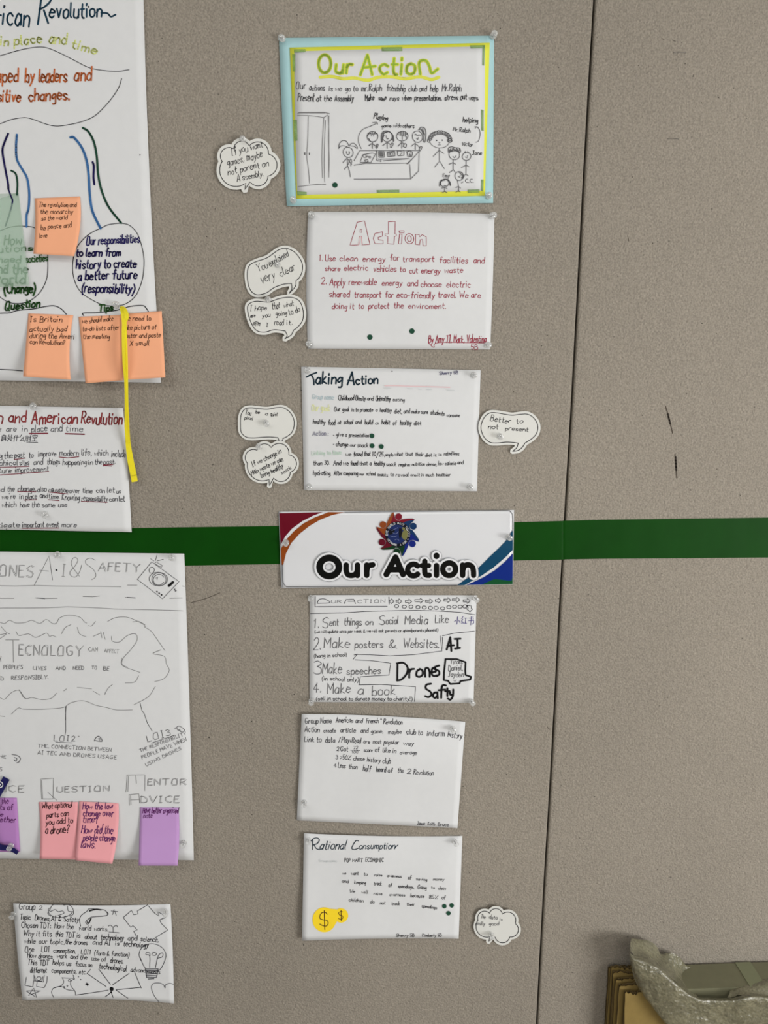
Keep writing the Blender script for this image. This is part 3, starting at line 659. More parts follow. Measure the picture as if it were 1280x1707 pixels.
many(k, 'blk', 1.1, [('Playing', 175, 92, 298, 112, 44), ('game', 245, 172, 330, 172, 30), ('with others', 352, 172, 535, 178, 32), ('helping', 968, 125, 1100, 132, 42), ('Mr.Ralph', 880, 205, 1032, 220, 34), ('Victor', 958, 335, 1055, 345, 34), ('Jane', 1052, 418, 1135, 418, 36), ('Emy', 790, 615, 850, 615, 30), ('C.C.', 992, 665, 1065, 662, 28)], jit=.07)
k.ls('pcd', .9, '65,362 40,300 45,240 80,190 150,160 205,135|165,130 205,128 210,145|1075,165 1110,180 1122,230 1110,290 1085,305|1080,180 1090,165 1105,172|955,668 972,655', True)
def stick(hx, hy, r, ys, arm=30, leg=0):
    k.c('pcd', 1.0, hx, hy, r, r * .95)
    k.ls('pcd', 1.0, f'{hx},{hy + r} {hx + 2},{ys}|{hx - arm},{hy + r + 35} {hx},{hy + r + 12} {hx + arm + 5},{hy + r + 40}')
    if leg: k.ls('pcd', 1.0, f'{hx - leg},{ys + leg} {hx + 2},{ys} {hx + leg},{ys + leg}')
k.c('pcd', 1.0, 165, 255, 46, 48).ls('pcd', 1.2, '120,250 135,228 165,232 205,228 212,250|130,270 150,298 180,300|140,215 150,228|160,208 165,225|190,212 180,225|165,305 163,360|132,335 163,318 200,345|195,350 205,322 215,328 205,358 195,350|152,245 156,250|172,245 176,250', True)
k.c('pcd', 1.0, 298, 255, 42, 45).ls('pcd', 1.5, '245,305 245,240 268,208 310,208 345,240 355,290|250,300 262,230 298,212|340,245 352,300|330,285 350,260|252,280 268,240', True).ls('pcd', 1.0, '285,245 295,275 310,270|296,300 296,360|255,335 296,308 330,330|325,348 335,312 350,318 335,348 325,348', True)
k.c('pcd', 1.0, 430, 250, 50, 44).ls('pcd', 1.3, '392,235 396,215|410,245 412,212|425,245 425,208|440,248 440,210|455,245 458,215|470,238 470,222').ls('pcd', 1.0, '425,295 425,360|392,340 425,308 450,325|440,345 445,318 465,320 462,348 440,345|430,240 430,280|455,250 470,262', True)
k.c('pcd', 1.0, 565, 255, 46, 50).ls('pcd', 1.3, '575,195 600,170 632,185 640,240 632,300 618,292 622,230 600,195 580,192|600,190 615,230|610,182 628,240', True).ls('pcd', 1.0, '540,240 550,232 558,242 568,245 580,238 590,245|558,268 566,280 575,262|545,308 545,370|510,340 545,318 590,355|580,372 590,342 605,348 590,380 580,372', True)
k.ls('pcd', .95, '55,378 580,378|0,470 50,380|0,508 100,492 480,490 520,450|480,495 580,385|470,498 515,455|495,500 505,628|580,385 575,560 505,630|0,632 505,630|230,455 500,450 260,470|200,378 205,455|80,415 160,400 195,405 150,485 55,482 80,415')
k.t('pcd', 1.0, 'Uno', 85, 440, 148, 446, 28).ls('pcd', 1.2, '95,465 120,458 130,472 105,485 95,465|220,388 268,388 268,438 222,438 220,388|230,398 258,398 256,428 232,428 230,398|240,400 240,428|250,400 250,428|298,392 362,385 366,425 300,432 298,392|388,382 445,376 445,420 390,425 388,382|470,390 500,380 522,395 515,430 480,435 470,390|200,460 210,470 230,470|215,455 240,455 238,478')
k.t('pcd', 1.1, '1RY', 310, 424, 355, 420, 28).t('pcd', 1.1, '7', 408, 415, 428, 415, 26).t('pcd', 1.1, '6', 490, 425, 505, 425, 28)
k.c('pcl', .95, 760, 292, 88, 62, -20, 200).disc('blk', 735, 288, 6).disc('blk', 785, 286, 6).ls('pcd', .9, '755,305 760,315 765,306|750,328 770,328|758,355 760,470|705,430 758,375 800,405|718,525 762,472 805,540')
for i in range(13):
    a = math.radians(190 + i * 14.5); k.c('pcd', 1.0, 765 + 90 * math.cos(a), 285 + 68 * math.sin(a), 17, 16)
k.c('pcd', 1.0, 665, 290, 12, 14).c('pcd', 1.0, 850, 288, 18, 16)
k.c('pcd', 1.0, 893, 415, 46, 46).ls('pcd', 1.2, '840,395 842,355 870,345 900,352 940,358 945,395 900,380 850,392|850,370 870,385 880,355 900,380 915,360 930,388 940,362|845,390 862,360', True).ls('pcd', 1.0, '880,430 895,445 908,425|882,462 882,550|845,500 882,485 905,500|848,575 885,550 900,570')
k.c('pcd', 1.0, 1002, 430, 38, 36).ls('pcd', 1.0, '985,395 990,385|1010,395 1012,385|990,435 1005,445 1012,420|998,466 996,590|955,530 998,508 1022,522|968,605 998,590 1015,602')
k.c('pcd', 1.0, 808, 668, 38, 32).ls('pcd', 1.8, '762,695 768,655 800,635 840,640 858,690|765,685 775,650 805,640|835,642 850,655 858,680', True).ls('pcd', 1.0, '800,690 818,690|805,700 808,742|780,712 808,705 828,716|782,755 808,742 828,752')
k.c('pcd', 1.0, 935, 605, 38, 38).ls('pcd', 1.2, '925,570 950,568 970,590 972,625 955,615|940,572 962,600|960,630 968,608 980,610', True).ls('pcd', 1.0, '925,605 938,618 945,600|922,645 930,700 932,745|905,708 930,698 948,712|905,750 932,735 945,748')
k.build(W1o, INK, dict(green='dot_sticker', yel='title_highlight', limed='title_lettering', pcd='drawing', pcl='drawing'))

# ------------------------------------------------------------------ "Action" sheet
ZA = (490, 340, .28125)
s, o = sheet('paper_sheet', 'white sheet titled Action in hollow red letters with a numbered red list', 'paper', zq(ZA, (85, 46), (1188, 58), (1162, 862), (82, 857)),
    d=(.002, .002, .002, .002), belly=.006, rip=.0007, seed=41, lef=-3, rig=1, top=-1, creases=[(519, 361, .0016, .8), (820, 362, .0016, 2.4)])
k = Ink(s).zoom(*ZA)
for t_ in ['375,108 418,100 450,240 405,242 400,190 388,192 385,242 332,244 375,108', '393,150 403,150 402,170 392,168 393,150', '525,165 480,175 470,205 480,235 528,236 528,215 500,212 498,198 525,190 525,165', '560,105 600,103 598,178 607,178 606,190 596,192 592,238 555,235 556,192 540,188 540,178 560,178 560,105',
           '622,160 652,158 653,170 626,172 622,160', '625,180 640,180 638,236 620,236 625,180', '720,180 742,182 745,195 760,182 784,195 784,248 765,248 762,210 748,212 745,242 720,240 720,180']: k.l('red', 1.0, t_, False)
k.c('red', 1.0, 684, 206, 27, 29).c('red', 1.0, 684, 206, 12, 17).ls('pink', 1.0, '390,195 380,245|398,190 402,245')
many(k, 'red', 1.15, [('1.', 150, 338, 172, 338, 34), ('Use', 185, 338, 245, 338, 34), ('clean', 272, 338, 375, 338, 30), ('energy', 408, 342, 540, 342, 32), ('for', 568, 335, 622, 335, 34), ('transport', 645, 342, 830, 342, 32), ('facilities', 862, 350, 1030, 352, 36), ('and', 1065, 352, 1128, 352, 34),
    ('share', 185, 398, 272, 398, 30), ('electric', 298, 396, 438, 394, 32), ('vehicles', 472, 402, 605, 402, 36), ('to', 628, 402, 660, 402, 30), ('cut', 685, 410, 732, 410, 32), ('energy', 755, 410, 865, 412, 32), ('waste', 892, 408, 1000, 408, 32),
    ('2.', 162, 474, 195, 474, 36), ('Apply', 212, 482, 302, 484, 40), ('renewable', 325, 480, 488, 480, 34), ('energy', 522, 484, 640, 484, 32), ('and', 672, 488, 732, 488, 36), ('choose', 752, 492, 872, 492, 32), ('electric', 905, 495, 1045, 495, 36),
    ('shared', 210, 552, 328, 552, 34), ('transport', 358, 554, 515, 554, 34), ('for', 540, 554, 588, 554, 34), ('eco-friendly', 610, 556, 832, 560, 36), ('travel.', 855, 556, 962, 556, 36), ('We are', 980, 556, 1105, 556, 34),
    ('doing it', 225, 620, 355, 622, 32), ('to', 382, 620, 412, 620, 30), ('protect', 442, 620, 562, 620, 34), ('the', 592, 618, 648, 618, 34), ('enviroment.', 678, 620, 902, 620, 30)], jit=.035)
k.t('red', 1.3, 'By Amy JJ, Mark, Valentina', 798, 822, 1138, 820, 42, jit=.06).t('red', 1.2, '5B', 1050, 862, 1088, 862, 28).ls('red', 1.1, '798,825 830,850 860,822 1135,824', True)
k.disc('green', 450, 789, 16).disc('green', 699, 754, 16)
k.build(o, INK, dict(green='dot_sticker'))

# ------------------------------------------------------------------ "Taking Action" sheet
s, o = sheet('paper_sheet', 'white sheet titled Taking Action in bold dark teal, above the banner', 'paper', [(502, 611.3), (801, 617), (795, 819), (506.6, 817)],
    d=(.002,) * 4, belly=.004, rip=.0006, seed=51, creases=[(789, 628, .0016, 2.2)])
k = Ink(s).zoom(500, 610, .125)
k.ls('dteal', 2.6, '85,148 150,115 222,88|150,115 182,180 186,250', True)
k.t('dteal', 2.8, 'aking', 212, 238, 560, 235, 150, jit=.02).t('dteal', 2.8, 'A', 625, 240, 720, 245, 165).t('dteal', 2.6, 'ction', 745, 250, 1035, 232, 120, jit=.02)
k.disc('blk', 1228, 72, 8)
k.t('pale', 1.0, 'Group name:', 165, 440, 455, 448, 60).t('hl2', 1.4, 'Our goal:', 155, 600, 400, 598, 75).t('grey', 1.0, 'Action :', 170, 928, 380, 930, 58).t('palg', 1.2, 'Linking to time:', 155, 1190, 560, 1182, 56)
many(k, 'blk', 1.1, [('Childhood', 512, 458, 718, 458, 60), ('Obesity', 738, 460, 872, 462, 56), ('and', 898, 460, 978, 460, 54), ('Unhealthy', 1010, 465, 1205, 468, 60), ('eating', 1240, 470, 1392, 472, 46),
    ('Our', 455, 602, 535, 602, 56), ('goal', 565, 605, 650, 605, 56), ('is to promote', 690, 608, 970, 612, 54), ('a', 1010, 610, 1030, 610, 50), ('healthy', 1068, 615, 1220, 618, 54), ('diet, and', 1258, 635, 1462, 632, 60), ('make sure', 1490, 632, 1705, 638, 50), ('students', 1740, 645, 1925, 665, 56), ('consume', 1960, 680, 2130, 682, 44),
    ('healthy', 175, 770, 335, 775, 56), ('food', 375, 785, 465, 788, 60), ('at', 505, 775, 548, 775, 50), ('school', 585, 775, 705, 778, 54), ('and', 738, 775, 818, 775, 52), ('build', 865, 778, 968, 780, 56), ('a', 1005, 778, 1042, 778, 46), ('habit', 1090, 778, 1198, 780, 56), ('of', 1240, 788, 1285, 790, 54), ('healthy', 1335, 785, 1485, 790, 60), ('diet', 1520, 790, 1615, 792, 54),
    ('- give a', 440, 940, 625, 942, 52), ('presentation', 655, 948, 915, 948, 48), ('- change', 440, 1070, 640, 1075, 56), ('our', 670, 1075, 745, 1075, 40), ('snack', 765, 1082, 910, 1085, 54),
    ('we', 610, 1205, 680, 1205, 50), ('found that', 715, 1205, 940, 1198, 56), ('10/25', 965, 1205, 1110, 1205, 56), ('people', 1130, 1205, 1242, 1208, 44), ('what', 1265, 1200, 1370, 1200, 48), ('that', 1405, 1200, 1505, 1200, 50), ('their', 1540, 1205, 1645, 1205, 50), ('diet is', 1672, 1212, 1820, 1210, 46), ('is', 1852, 1200, 1888, 1200, 36), ('rated less', 1920, 1195, 2122, 1190, 48),
    ('than 30.', 180, 1325, 395, 1318, 52), ('And we', 445, 1325, 645, 1325, 58), ('found', 675, 1325, 770, 1325, 54), ('that a', 795, 1325, 950, 1325, 50), ('healthy', 990, 1325, 1130, 1330, 54), ('snack', 1152, 1335, 1282, 1335, 50), ('requires', 1318, 1338, 1465, 1340, 46), ('nutrition', 1495, 1330, 1662, 1330, 44), ('dense,', 1690, 1335, 1825, 1335, 46), ('low calorie', 1845, 1325, 2080, 1322, 48), ('and', 2100, 1310, 2178, 1310, 48),
    ('hydrating.', 175, 1455, 415, 1460, 56), ('After comparing', 452, 1458, 770, 1458, 54), ('our', 795, 1460, 855, 1460, 36), ('school', 885, 1460, 1005, 1462, 48), ('snacks', 1035, 1472, 1170, 1475, 46), ('to', 1205, 1470, 1250, 1470, 46), ('reveal', 1280, 1475, 1445, 1475, 48), ('one', 1475, 1472, 1550, 1475, 36), ('it is', 1570, 1472, 1650, 1472, 44), ('much', 1680, 1475, 1785, 1475, 44), ('healthier', 1820, 1475, 2005, 1472, 44)], jit=.05)
k.t('navy', 1.0, 'Sherry 5B', 1860, 120, 2105, 108, 42)
k.ls('pink', 1.6, '1130,265 1260,262 1450,270 1700,275 2000,285').ls('cyan', 1.0, '1120,298 1210,296|1430,302 1500,304|1580,310 1620,310|1690,312 1760,314|1960,322 2060,325')
for x, y in ((960, 932), (962, 1065), (1085, 1075)): k.disc('green', x, y, 32)
k.build(o, INK, dict(green='dot_sticker', dteal='title_lettering'))

# ------------------------------------------------------------------ banner
ZB = (450, 840, .3359375)
BANM = mat('laminated_paper', (212, 214, 218), .22, spec=.5, bump=.08, bscale=30, bdist=.0006)
s, o = sheet('banner', 'glossy printed Our Action banner with globe emblem, pinned over the green tape', 'banner', zq(ZB, (43, 38), (1211, 30), (1205, 400), (55, 418)), BANM,
    d=(.003, .003, .004, .004), belly=.003, rip=.0005, seed=61, nu=50, nv=20, creases=[(477, 907, .0014, 0), (848, 898, .0018, 2.6)])
BK = dict(INK, crim=pen('banner_crimson', (100, 6, 29), .3), oran=pen('banner_orange', (136, 65, 19), .3), tealb=pen('banner_teal', (8, 65, 96), .3), blueb=pen('banner_blue', (9, 39, 122), .3), greenb=pen('banner_green', (13, 78, 41), .3), white=pen('banner_white', (222, 224, 228), .3),
    line=pen('banner_line', (60, 62, 66), .3), shade=pen('banner_grey', (130, 134, 138), .3), black=pen('banner_black', (8, 9, 8), .3), g0=pen('emblem_red', (113, 9, 31), .3), g1=pen('emblem_blue', (14, 49, 91), .3), g2=pen('emblem_royal', (18, 34, 114), .3), g3=pen('emblem_green', (13, 50, 26), .3), g4=pen('emblem_maroon', (91, 11, 32), .3), g5=pen('emblem_orange', (131, 63, 24), .3),
    dark=pen('emblem_black', (14, 16, 26), .3), sea=pen('emblem_sea', (27, 41, 90), .3), land=pen('emblem_land', (113, 113, 68), .3), sky=pen('emblem_cloud', (120, 130, 170), .3))
k = Ink(s).zoom(*ZB)
k.fill('crim', '46,46 262,41 215,58 160,86 110,122 75,162 52,205')
k.fill('oran', '290,41 370,42 310,55 250,78 195,110 145,150 105,195 80,245 66,300 57,305 53,225 80,178 120,135 165,98 220,68')
k.fill('tealb', '1205,128 1205,228 1165,268 1110,315 1050,356 1000,384 965,403 928,404 985,365 1040,312 1090,262 1140,215 1175,178')
k.fill('blueb', '1205,246 1204,398 975,402 1010,388 1060,364 1115,330 1165,288'); k.fill('greenb', '1204,345 1204,398 1050,401 1100,378 1150,362')
k.l('line', .8, '63,300 62,360 66,392 82,412', True).l('line', .9, '82,412 400,410 700,407 928,404', False).l('line', .9, '370,42 700,37 1000,34 1170,33 1192,38 1203,56 1205,90 1205,130', True)
k.l('shade', .9, '44,40 52,220 57,305 62,412', False)
def lett(key, w, a=0):
    k.c(key, w, 294, 313, 48, 45, wob=0)
    u = w * .82
    k.l(key, u, '378,303 378,330 386,350 405,355 425,348 434,330').l(key, u, '434,303 434,355', False)
    k.l(key, u, '480,303 480,354', False).l(key, u, '480,330 488,308 510,302')
    k.ls(key, u * 1.08, '577,350 623,265 660,350|594,326 646,326')
    k.c(key, u, 712, 328, 29, 29, 45, 315, wob=0)
    k.l(key, u, '768,285 768,338 775,352 790,354').l(key, u * .9, '753,306 788,306', False)
    k.l(key, u, '826,306 826,354', False).l(key, u * 1.1, '826,257 826,259', False)
    k.c(key, u, 889, 324, 32, 31, wob=0)
    k.l(key, u, '956,303 956,354', False).l(key, u, '956,330 966,308 985,302 1003,312 1009,332 1010,354')
for key, w in (('shade', 19.2), ('white', 17.6), ('black', 10.6)): lett(key, w) if key == 'black' else None
k.order.remove('black'); k.st.pop('black')
# outlines grow by a fixed amount, so every letter keeps its own stroke width
def lett2(key, g):
    old = k.l
    def l2(key_, w, pts, smooth=True, closed=False):
        return Ink.l(k, key_, w + g, pts, smooth, closed)
    k.l = l2; lett(key, 11.2); del k.l
lett2('shade2', 8.0); lett2('white', 6.6); lett2('black', 0); BK['shade2'] = BK['shade']
k.zoom(610, 845, .0859375)
tmpl = np.array([(-75, -422), (-58, -340), (-45, -300), (-10, -268), (40, -262), (78, -288), (170, -300), (290, -305), (330, -286), (320, -268), (240, -250), (120, -226), (60, -200), (-60, -200), (-135, -205), (-138, -260), (-108, -350), (-88, -410)], float)
for i, g in enumerate(('g0', 'g1', 'g2', 'g3', 'g4', 'g5')):
    a = math.radians(i * 60); R2 = np.array([[math.cos(a), math.sin(a)], [-math.sin(a), math.cos(a)]])
    k.fill(g, np.array([615, 530]) + tmpl @ R2); h = np.array([615, 530]) + np.array([18, -340]) @ R2; k.disc(g, h[0], h[1], 66)
k.disc('dark', 615, 530, 246, n=32).disc('sea', 600, 530, 186, n=28).fill('land', '720,470 760,440 800,470 815,530 800,590 760,640 720,620 690,560', True).fill('land', '700,400 740,400 760,430 720,450', True).fill('dark2', '440,470 500,430 560,460 520,520 450,540', True).fill('dark2', '640,420 690,430 700,520 660,620 640,560', True)
BK['dark2'] = BK['dark']
k.ls('sky', .6, '500,460 560,430 620,400|470,560 540,580 600,560|560,640 600,625 640,645|520,500 580,520 630,480', True)
def ring(txt, a0, a1, r, hh):
    n = len(txt)
    for i, ch in enumerate(txt):
        if ch == ' ': continue
        a = math.radians(a0 + (a1 - a0) * i / (n - 1)); cx, cy = 615 + r * math.cos(a), 530 + r * math.sin(a)
        t_ = np.array([-math.sin(a), math.cos(a)]) * (1 if a1 > a0 else -1)
        p = np.array([cx, cy]) - t_ * 11; q = np.array([cx, cy]) + t_ * 11
        k.t('white', .5, ch, p[0], p[1], q[0], q[1], hh, jit=.0)
ring('ONE WORLD MANY VOICES', 176, 368, 196, 36); ring('NETWORK', 152, 98, 228, 32); ring('A FOR L', 75, 25, 228, 32)
NB = dict(crim='corner_print', oran='corner_print', tealb='corner_print', blueb='corner_print', greenb='corner_print', line='border_line', shade='border_line', shade2='lettering_outline', white='lettering_halo', black='lettering', sea='globe_print', land='globe_print', sky='globe_print', dark='emblem_disc', dark2='globe_print')
for i in range(6): NB['g%d' % i] = 'emblem_figure'
# the white ring text must lie over the emblem: give it its own layer
k.st['ringw'] = [x for x in k.st['white'] if x[1] < 1]; k.st['white'] = [x for x in k.st['white'] if x[1] >= 1]; k.order.append('ringw'); BK['ringw'] = BK['white']; NB['ringw'] = 'emblem_lettering'
for g in ['shade2', 'white', 'black']: k.order.remove(g); k.order.append(g)
k.build(o, BK, NB, base=.0004)

# ------------------------------------------------------------------ drones list sheet
ZD = (500, 980, .2421875)
s, o = sheet('paper_sheet', 'white sheet with numbered list and bold black Drones and Safty words, under the banner', 'paper', zq(ZD, (66, 50), (1216, 52), (1194, 792), (65, 786)),
    d=(.002, .003, .002, .002), belly=.004, rip=.0007, seed=71, creases=[(518, 999, .001, 0), (792, 1000, .0016, 2.4)], top=-.5)
k = Ink(s).zoom(*ZD)
k.ls('gel', 1.3, '105,60 104,130 390,128 600,128|612,62 614,112').ls('gel', 1.0, '70,176 300,172 450,162 620,158 800,155 960,160 1100,168 1205,185|980,330 1060,312 1200,298|965,330 978,435 780,460 620,468 470,460 378,458|365,492 395,456|372,462 395,458|378,495 480,500 625,518 612,600 415,612 408,665|405,668 560,665 795,680 788,782|980,340 985,420', False)
k.l('gel', 1.1, '118,105 130,82 155,74 180,80 205,102 118,107').ls('gel', 1.1, '305,108 318,80 370,78 382,108|330,92 378,92')
k.t('gel', 1.2, 'UR', 215, 104, 285, 104, 20, font='a', jit=.02).t('gel', 1.2, 'CTION', 395, 105, 585, 102, 24, font='a', jit=.02)
for x, y, w_ in ((632, 92, 34), (682, 92, 40), (748, 94, 44), (820, 88, 58), (890, 92, 50), (952, 88, 40), (1015, 84, 48), (1075, 82, 52), (1148, 90, 48)):
    h2 = w_ / 2; k.l('blk', 1.1, [(x - h2, y - 7), (x + h2 - 22, y - 7), (x + h2 - 22, y - 18), (x + h2, y), (x + h2 - 22, y + 18), (x + h2 - 22, y + 7), (x - h2, y + 7), (x - h2, y - 7)], False)
k.l('blk', 1.1, '1150,120 1182,125 1178,142 1190,145 1170,165 1145,142 1158,140 1150,120', False)
for x, y in ((665, 126), (718, 130), (764, 130), (812, 133), (855, 135), (898, 138), (937, 138), (982, 142), (1025, 133), (1064, 130), (1102, 130), (1135, 128)): k.c('gel', 1.1, x, y, 14, 11)
many(k, 'pcd', 1.15, [('1.', 95, 275, 135, 275, 58), ('S', 155, 275, 192, 275, 68), ('ent', 205, 262, 265, 260, 46), ('things', 305, 258, 422, 260, 50), ('on', 452, 255, 502, 255, 42), ('S', 545, 252, 580, 252, 58), ('ocial', 592, 250, 675, 250, 52), ('Media', 722, 250, 878, 250, 56), ('Like', 930, 242, 1020, 242, 52),
    ('2.', 92, 425, 148, 425, 80), ('Make', 165, 412, 340, 412, 66), ('posters', 378, 415, 572, 412, 48), ('&', 612, 415, 668, 415, 54), ('Websites.', 712, 412, 958, 415, 60),
    ('3', 92, 595, 142, 595, 84), ('Make', 155, 590, 285, 590, 70), ('speeches', 322, 598, 555, 590, 48), ('4.', 92, 722, 150, 722, 62), ('Make', 190, 728, 345, 722, 64), ('a', 400, 735, 435, 735, 60), ('book', 495, 742, 655, 735, 62)], jit=.03)
k.t('violet', .9, '\u5c0f\u7ea2\u4e66', 1062, 250, 1195, 250, 50, jit=.02)
many(k, 'blk', 1.15, [('(we will update once per week & we will ask parents or grandparents phones!)', 102, 312, 950, 300, 20), ('(hang in school!', 98, 480, 322, 472, 24), ('(in school only)', 152, 635, 402, 645, 26), ('(sell in school to donate money to charity!)', 112, 775, 772, 775, 24)], jit=.06)
k.ls('marker', 3.2, '1010,425 1035,340 1042,435|1015,400 1060,395|1065,352 1105,350|1085,352 1086,415|1068,418 1102,414')
k.ls('marker', 3.2, '672,520 670,635|668,520 710,515 740,545 735,590 700,630 668,638|752,560 752,618|752,585 765,562 785,558|825,560 805,575 802,605 825,612 845,595 842,568 825,558|862,612 862,560 880,552 892,575 893,612|908,582 935,575 930,552 912,555 906,585 918,606 945,602|958,535 930,545 928,560 955,572 958,595 940,608', True)
k.ls('marker', 3.2, '902,660 870,668 868,695 895,712 905,735 885,752 862,745|945,720 925,722 915,745 930,758 945,742|945,718 948,760|1005,672 985,670 975,690 972,758|955,705 1000,700|1015,690 1015,745|1000,712 1030,710|1030,712 1035,735 1052,735|1055,700 1052,745 1035,770 1018,762', True)
k.ls('marker', 2.8, '1002,490 1080,490 1140,512 1138,570 1140,600 1178,612 1172,632 1105,642 1098,658 1035,662 1020,640 990,635 992,580 1002,490')
many(k, 'pcd', .9, [('Yiron,', 1032, 525, 1118, 522, 34), ('Daniel,', 1022, 570, 1120, 568, 36), ('Jayden', 1020, 612, 1125, 615, 34), ('v', 1055, 645, 1075, 645, 20)])
k.build(o, INK, dict(marker='bold_lettering'))

# ------------------------------------------------------------------ revolution group sheet
Z6b = (480, 1180, .2421875)
s, o = sheet('paper_sheet', 'mostly blank white sheet, small pen lines at top beginning Group Name, tilted clockwise', 'paper', zq(Z6b, (94, 42), (1220, 96), (1166, 828), (60, 774)),
    d=(.007, .003, .012, .004), belly=.004, rip=.0011, seed=81, top=-3, creases=[(755, 1219, .003, 2.6), (507, 1343, .003, .4)])
k = Ink(s).zoom(*Z6b)
many(k, 'gel', 1.05, [('Group Name', 118, 108, 300, 105, 36), ('American', 330, 100, 445, 102, 34), ('and', 465, 102, 512, 104, 30), ('French', 540, 104, 622, 106, 32), ('Revolution', 658, 110, 785, 114, 32),
    ('Action', 115, 165, 215, 168, 36), ('create', 245, 170, 328, 170, 28), ('article', 360, 170, 465, 170, 30), ('and', 500, 172, 552, 172, 32), ('game,', 572, 175, 655, 175, 28), ('maybe', 690, 180, 780, 180, 28), ('club to', 815, 182, 925, 186, 34), ('inform', 958, 192, 1075, 194, 36), ('history', 1100, 198, 1195, 212, 38),
    ('Link to', 112, 232, 228, 236, 34), ('data', 258, 238, 322, 238, 36), ('1', 345, 238, 352, 240, 34), ('Play+Read', 368, 238, 500, 244, 36), ('are', 520, 245, 562, 246, 26), ('most', 585, 246, 640, 247, 26), ('popular', 660, 250, 762, 252, 28), ('way', 795, 255, 865, 260, 28),
    ('2', 335, 298, 350, 298, 26), ('Got', 362, 300, 412, 300, 32), ('72', 450, 286, 480, 286, 20), ('100', 440, 312, 482, 312, 16), ('score', 522, 304, 580, 304, 26), ('of', 600, 306, 628, 306, 32), ('like', 652, 306, 702, 308, 32), ('in', 720, 310, 742, 312, 28), ('average', 770, 318, 885, 322, 26),
    ('3', 328, 352, 342, 352, 24), ('>50%', 358, 352, 430, 358, 28), ('chose', 450, 364, 525, 366, 28), ('history', 545, 370, 635, 376, 30), ('club', 652, 382, 705, 384, 34),
    ('4', 315, 408, 332, 410, 24), ('Less', 345, 412, 395, 414, 32), ('than', 418, 418, 475, 422, 30), ('half', 515, 435, 568, 440, 38), ('heard', 608, 440, 672, 442, 34), ('of', 688, 444, 718, 446, 30), ('the', 755, 445, 795, 447, 30), ('2', 820, 450, 845, 452, 30), ('Revolution', 865, 458, 1000, 464, 30)], jit=.05)
k.ls('gel', .9, '430,292 495,294').disc('blk', 641, 78, 5)
k.t('gel', .95, 'Jason', 890, 805, 940, 808, 22).t('gel', .95, 'Keith', 962, 808, 1010, 810, 22).t('gel', .95, 'Bruce', 1032, 812, 1105, 815, 22)
k.build(o, INK)

# ------------------------------------------------------------------ rational consumption sheet
s, o = sheet('paper_sheet', 'wavy white sheet with two yellow dollar coins, lowest of the middle column', 'paper', [(506.5, 1389), (770.6, 1393.4), (764.4, 1565), (503.4, 1568.4)],
    d=(.004, .004, .010, .012), belly=.003, rip=.0012, seed=91, top=2.5, bot=-2, creases=[(512, 1401, .002, .6), (760, 1406, .003, 2.6)])
k = Ink(s).zoom(500, 1390, .109375)
k.ls('dteal', 1.5, '195,75 190,240|170,110 210,70 270,65 295,100 260,150 200,170|215,170 250,225 300,240', True)
k.t('dteal', 1.4, 'ational', 300, 238, 690, 235, 130, sl=.3, jit=.03).l('dteal', 1.5, '890,110 860,100 820,150 790,220 830,240 900,215').t('dteal', 1.4, 'onsumption', 900, 232, 1440, 232, 90, sl=.25, jit=.03)
k.l('dteal', 1.3, '1440,232 1460,200 1495,170')
k.t('blk', 1.0, 'POP', 680, 432, 768, 430, 50).t('blk', 1.0, 'MART', 800, 428, 955, 428, 50).t('blk', 1.0, 'ECONOMIC', 1000, 425, 1270, 430, 55)
many(k, 'blk', 1.2, [('we', 650, 622, 700, 622, 40), ('want', 780, 628, 888, 630, 50), ('to', 975, 638, 1028, 640, 46), ('raise', 1135, 648, 1250, 650, 40), ('awarness', 1330, 658, 1545, 670, 44), ('of', 1648, 695, 1690, 700, 60), ('saving', 1770, 705, 1935, 722, 44), ('money', 2030, 710, 2195, 715, 40),
    ('and', 640, 745, 738, 748, 50), ('keeping', 830, 765, 1000, 772, 50), ('track', 1125, 780, 1245, 785, 50), ('of', 1350, 805, 1395, 810, 54), ('spendings.', 1495, 820, 1740, 838, 50), ('Going', 1795, 840, 1925, 848, 54), ('to', 2000, 840, 2050, 842, 40), ('class', 2108, 852, 2220, 855, 48),
    ('We', 760, 900, 835, 902, 50), ('will', 940, 912, 1035, 915, 50), ('raise', 1125, 930, 1250, 935, 40), ('awarness', 1365, 945, 1600, 955, 44), ('because', 1685, 965, 1890, 975, 50), ('85%', 1970, 990, 2100, 992, 50), ('of', 2162, 1000, 2210, 1005, 54),
    ('children', 745, 1030, 965, 1045, 50), ('do', 1070, 1060, 1130, 1062, 50), ('not', 1220, 1075, 1300, 1078, 46), ('track', 1395, 1085, 1520, 1090, 48), ('their', 1630, 1095, 1745, 1098, 46), ('spendings', 1855, 1120, 2085, 1150, 46)], jit=.05)
k.t('blk', 1.0, 'Sherry 5B', 1465, 1570, 1740, 1570, 44).t('blk', 1.0, 'Kimberly 5B', 1865, 1572, 2155, 1570, 44)
k.t('cyan', 1.0, 'Group name', 290, 430, 560, 435, 40)
k.disc('coin', 370, 1310, 180, 190, n=30).disc('coin', 625, 1245, 110, 110, n=26)
k.fill('coin', '430,1140 560,1150 560,1350 480,1450')
k.l('brown', 1.4, '415,1225 390,1200 340,1200 305,1240 305,1290 350,1310 410,1320 430,1365 400,1405 350,1400 300,1375').l('brown', 1.6, '370,1170 378,1460', False)
k.l('brown', 1.1, '650,1190 620,1185 592,1200 600,1235 640,1245 655,1275 635,1300 600,1298 585,1285').l('brown', 1.3, '625,1165 627,1325', False)
for x, y in ((2200, 1104), (2312, 1092), (2263, 1210)): k.disc('green', x, y, 34)
k.build(o, INK, dict(green='dot_sticker', coin='coin_drawing'))

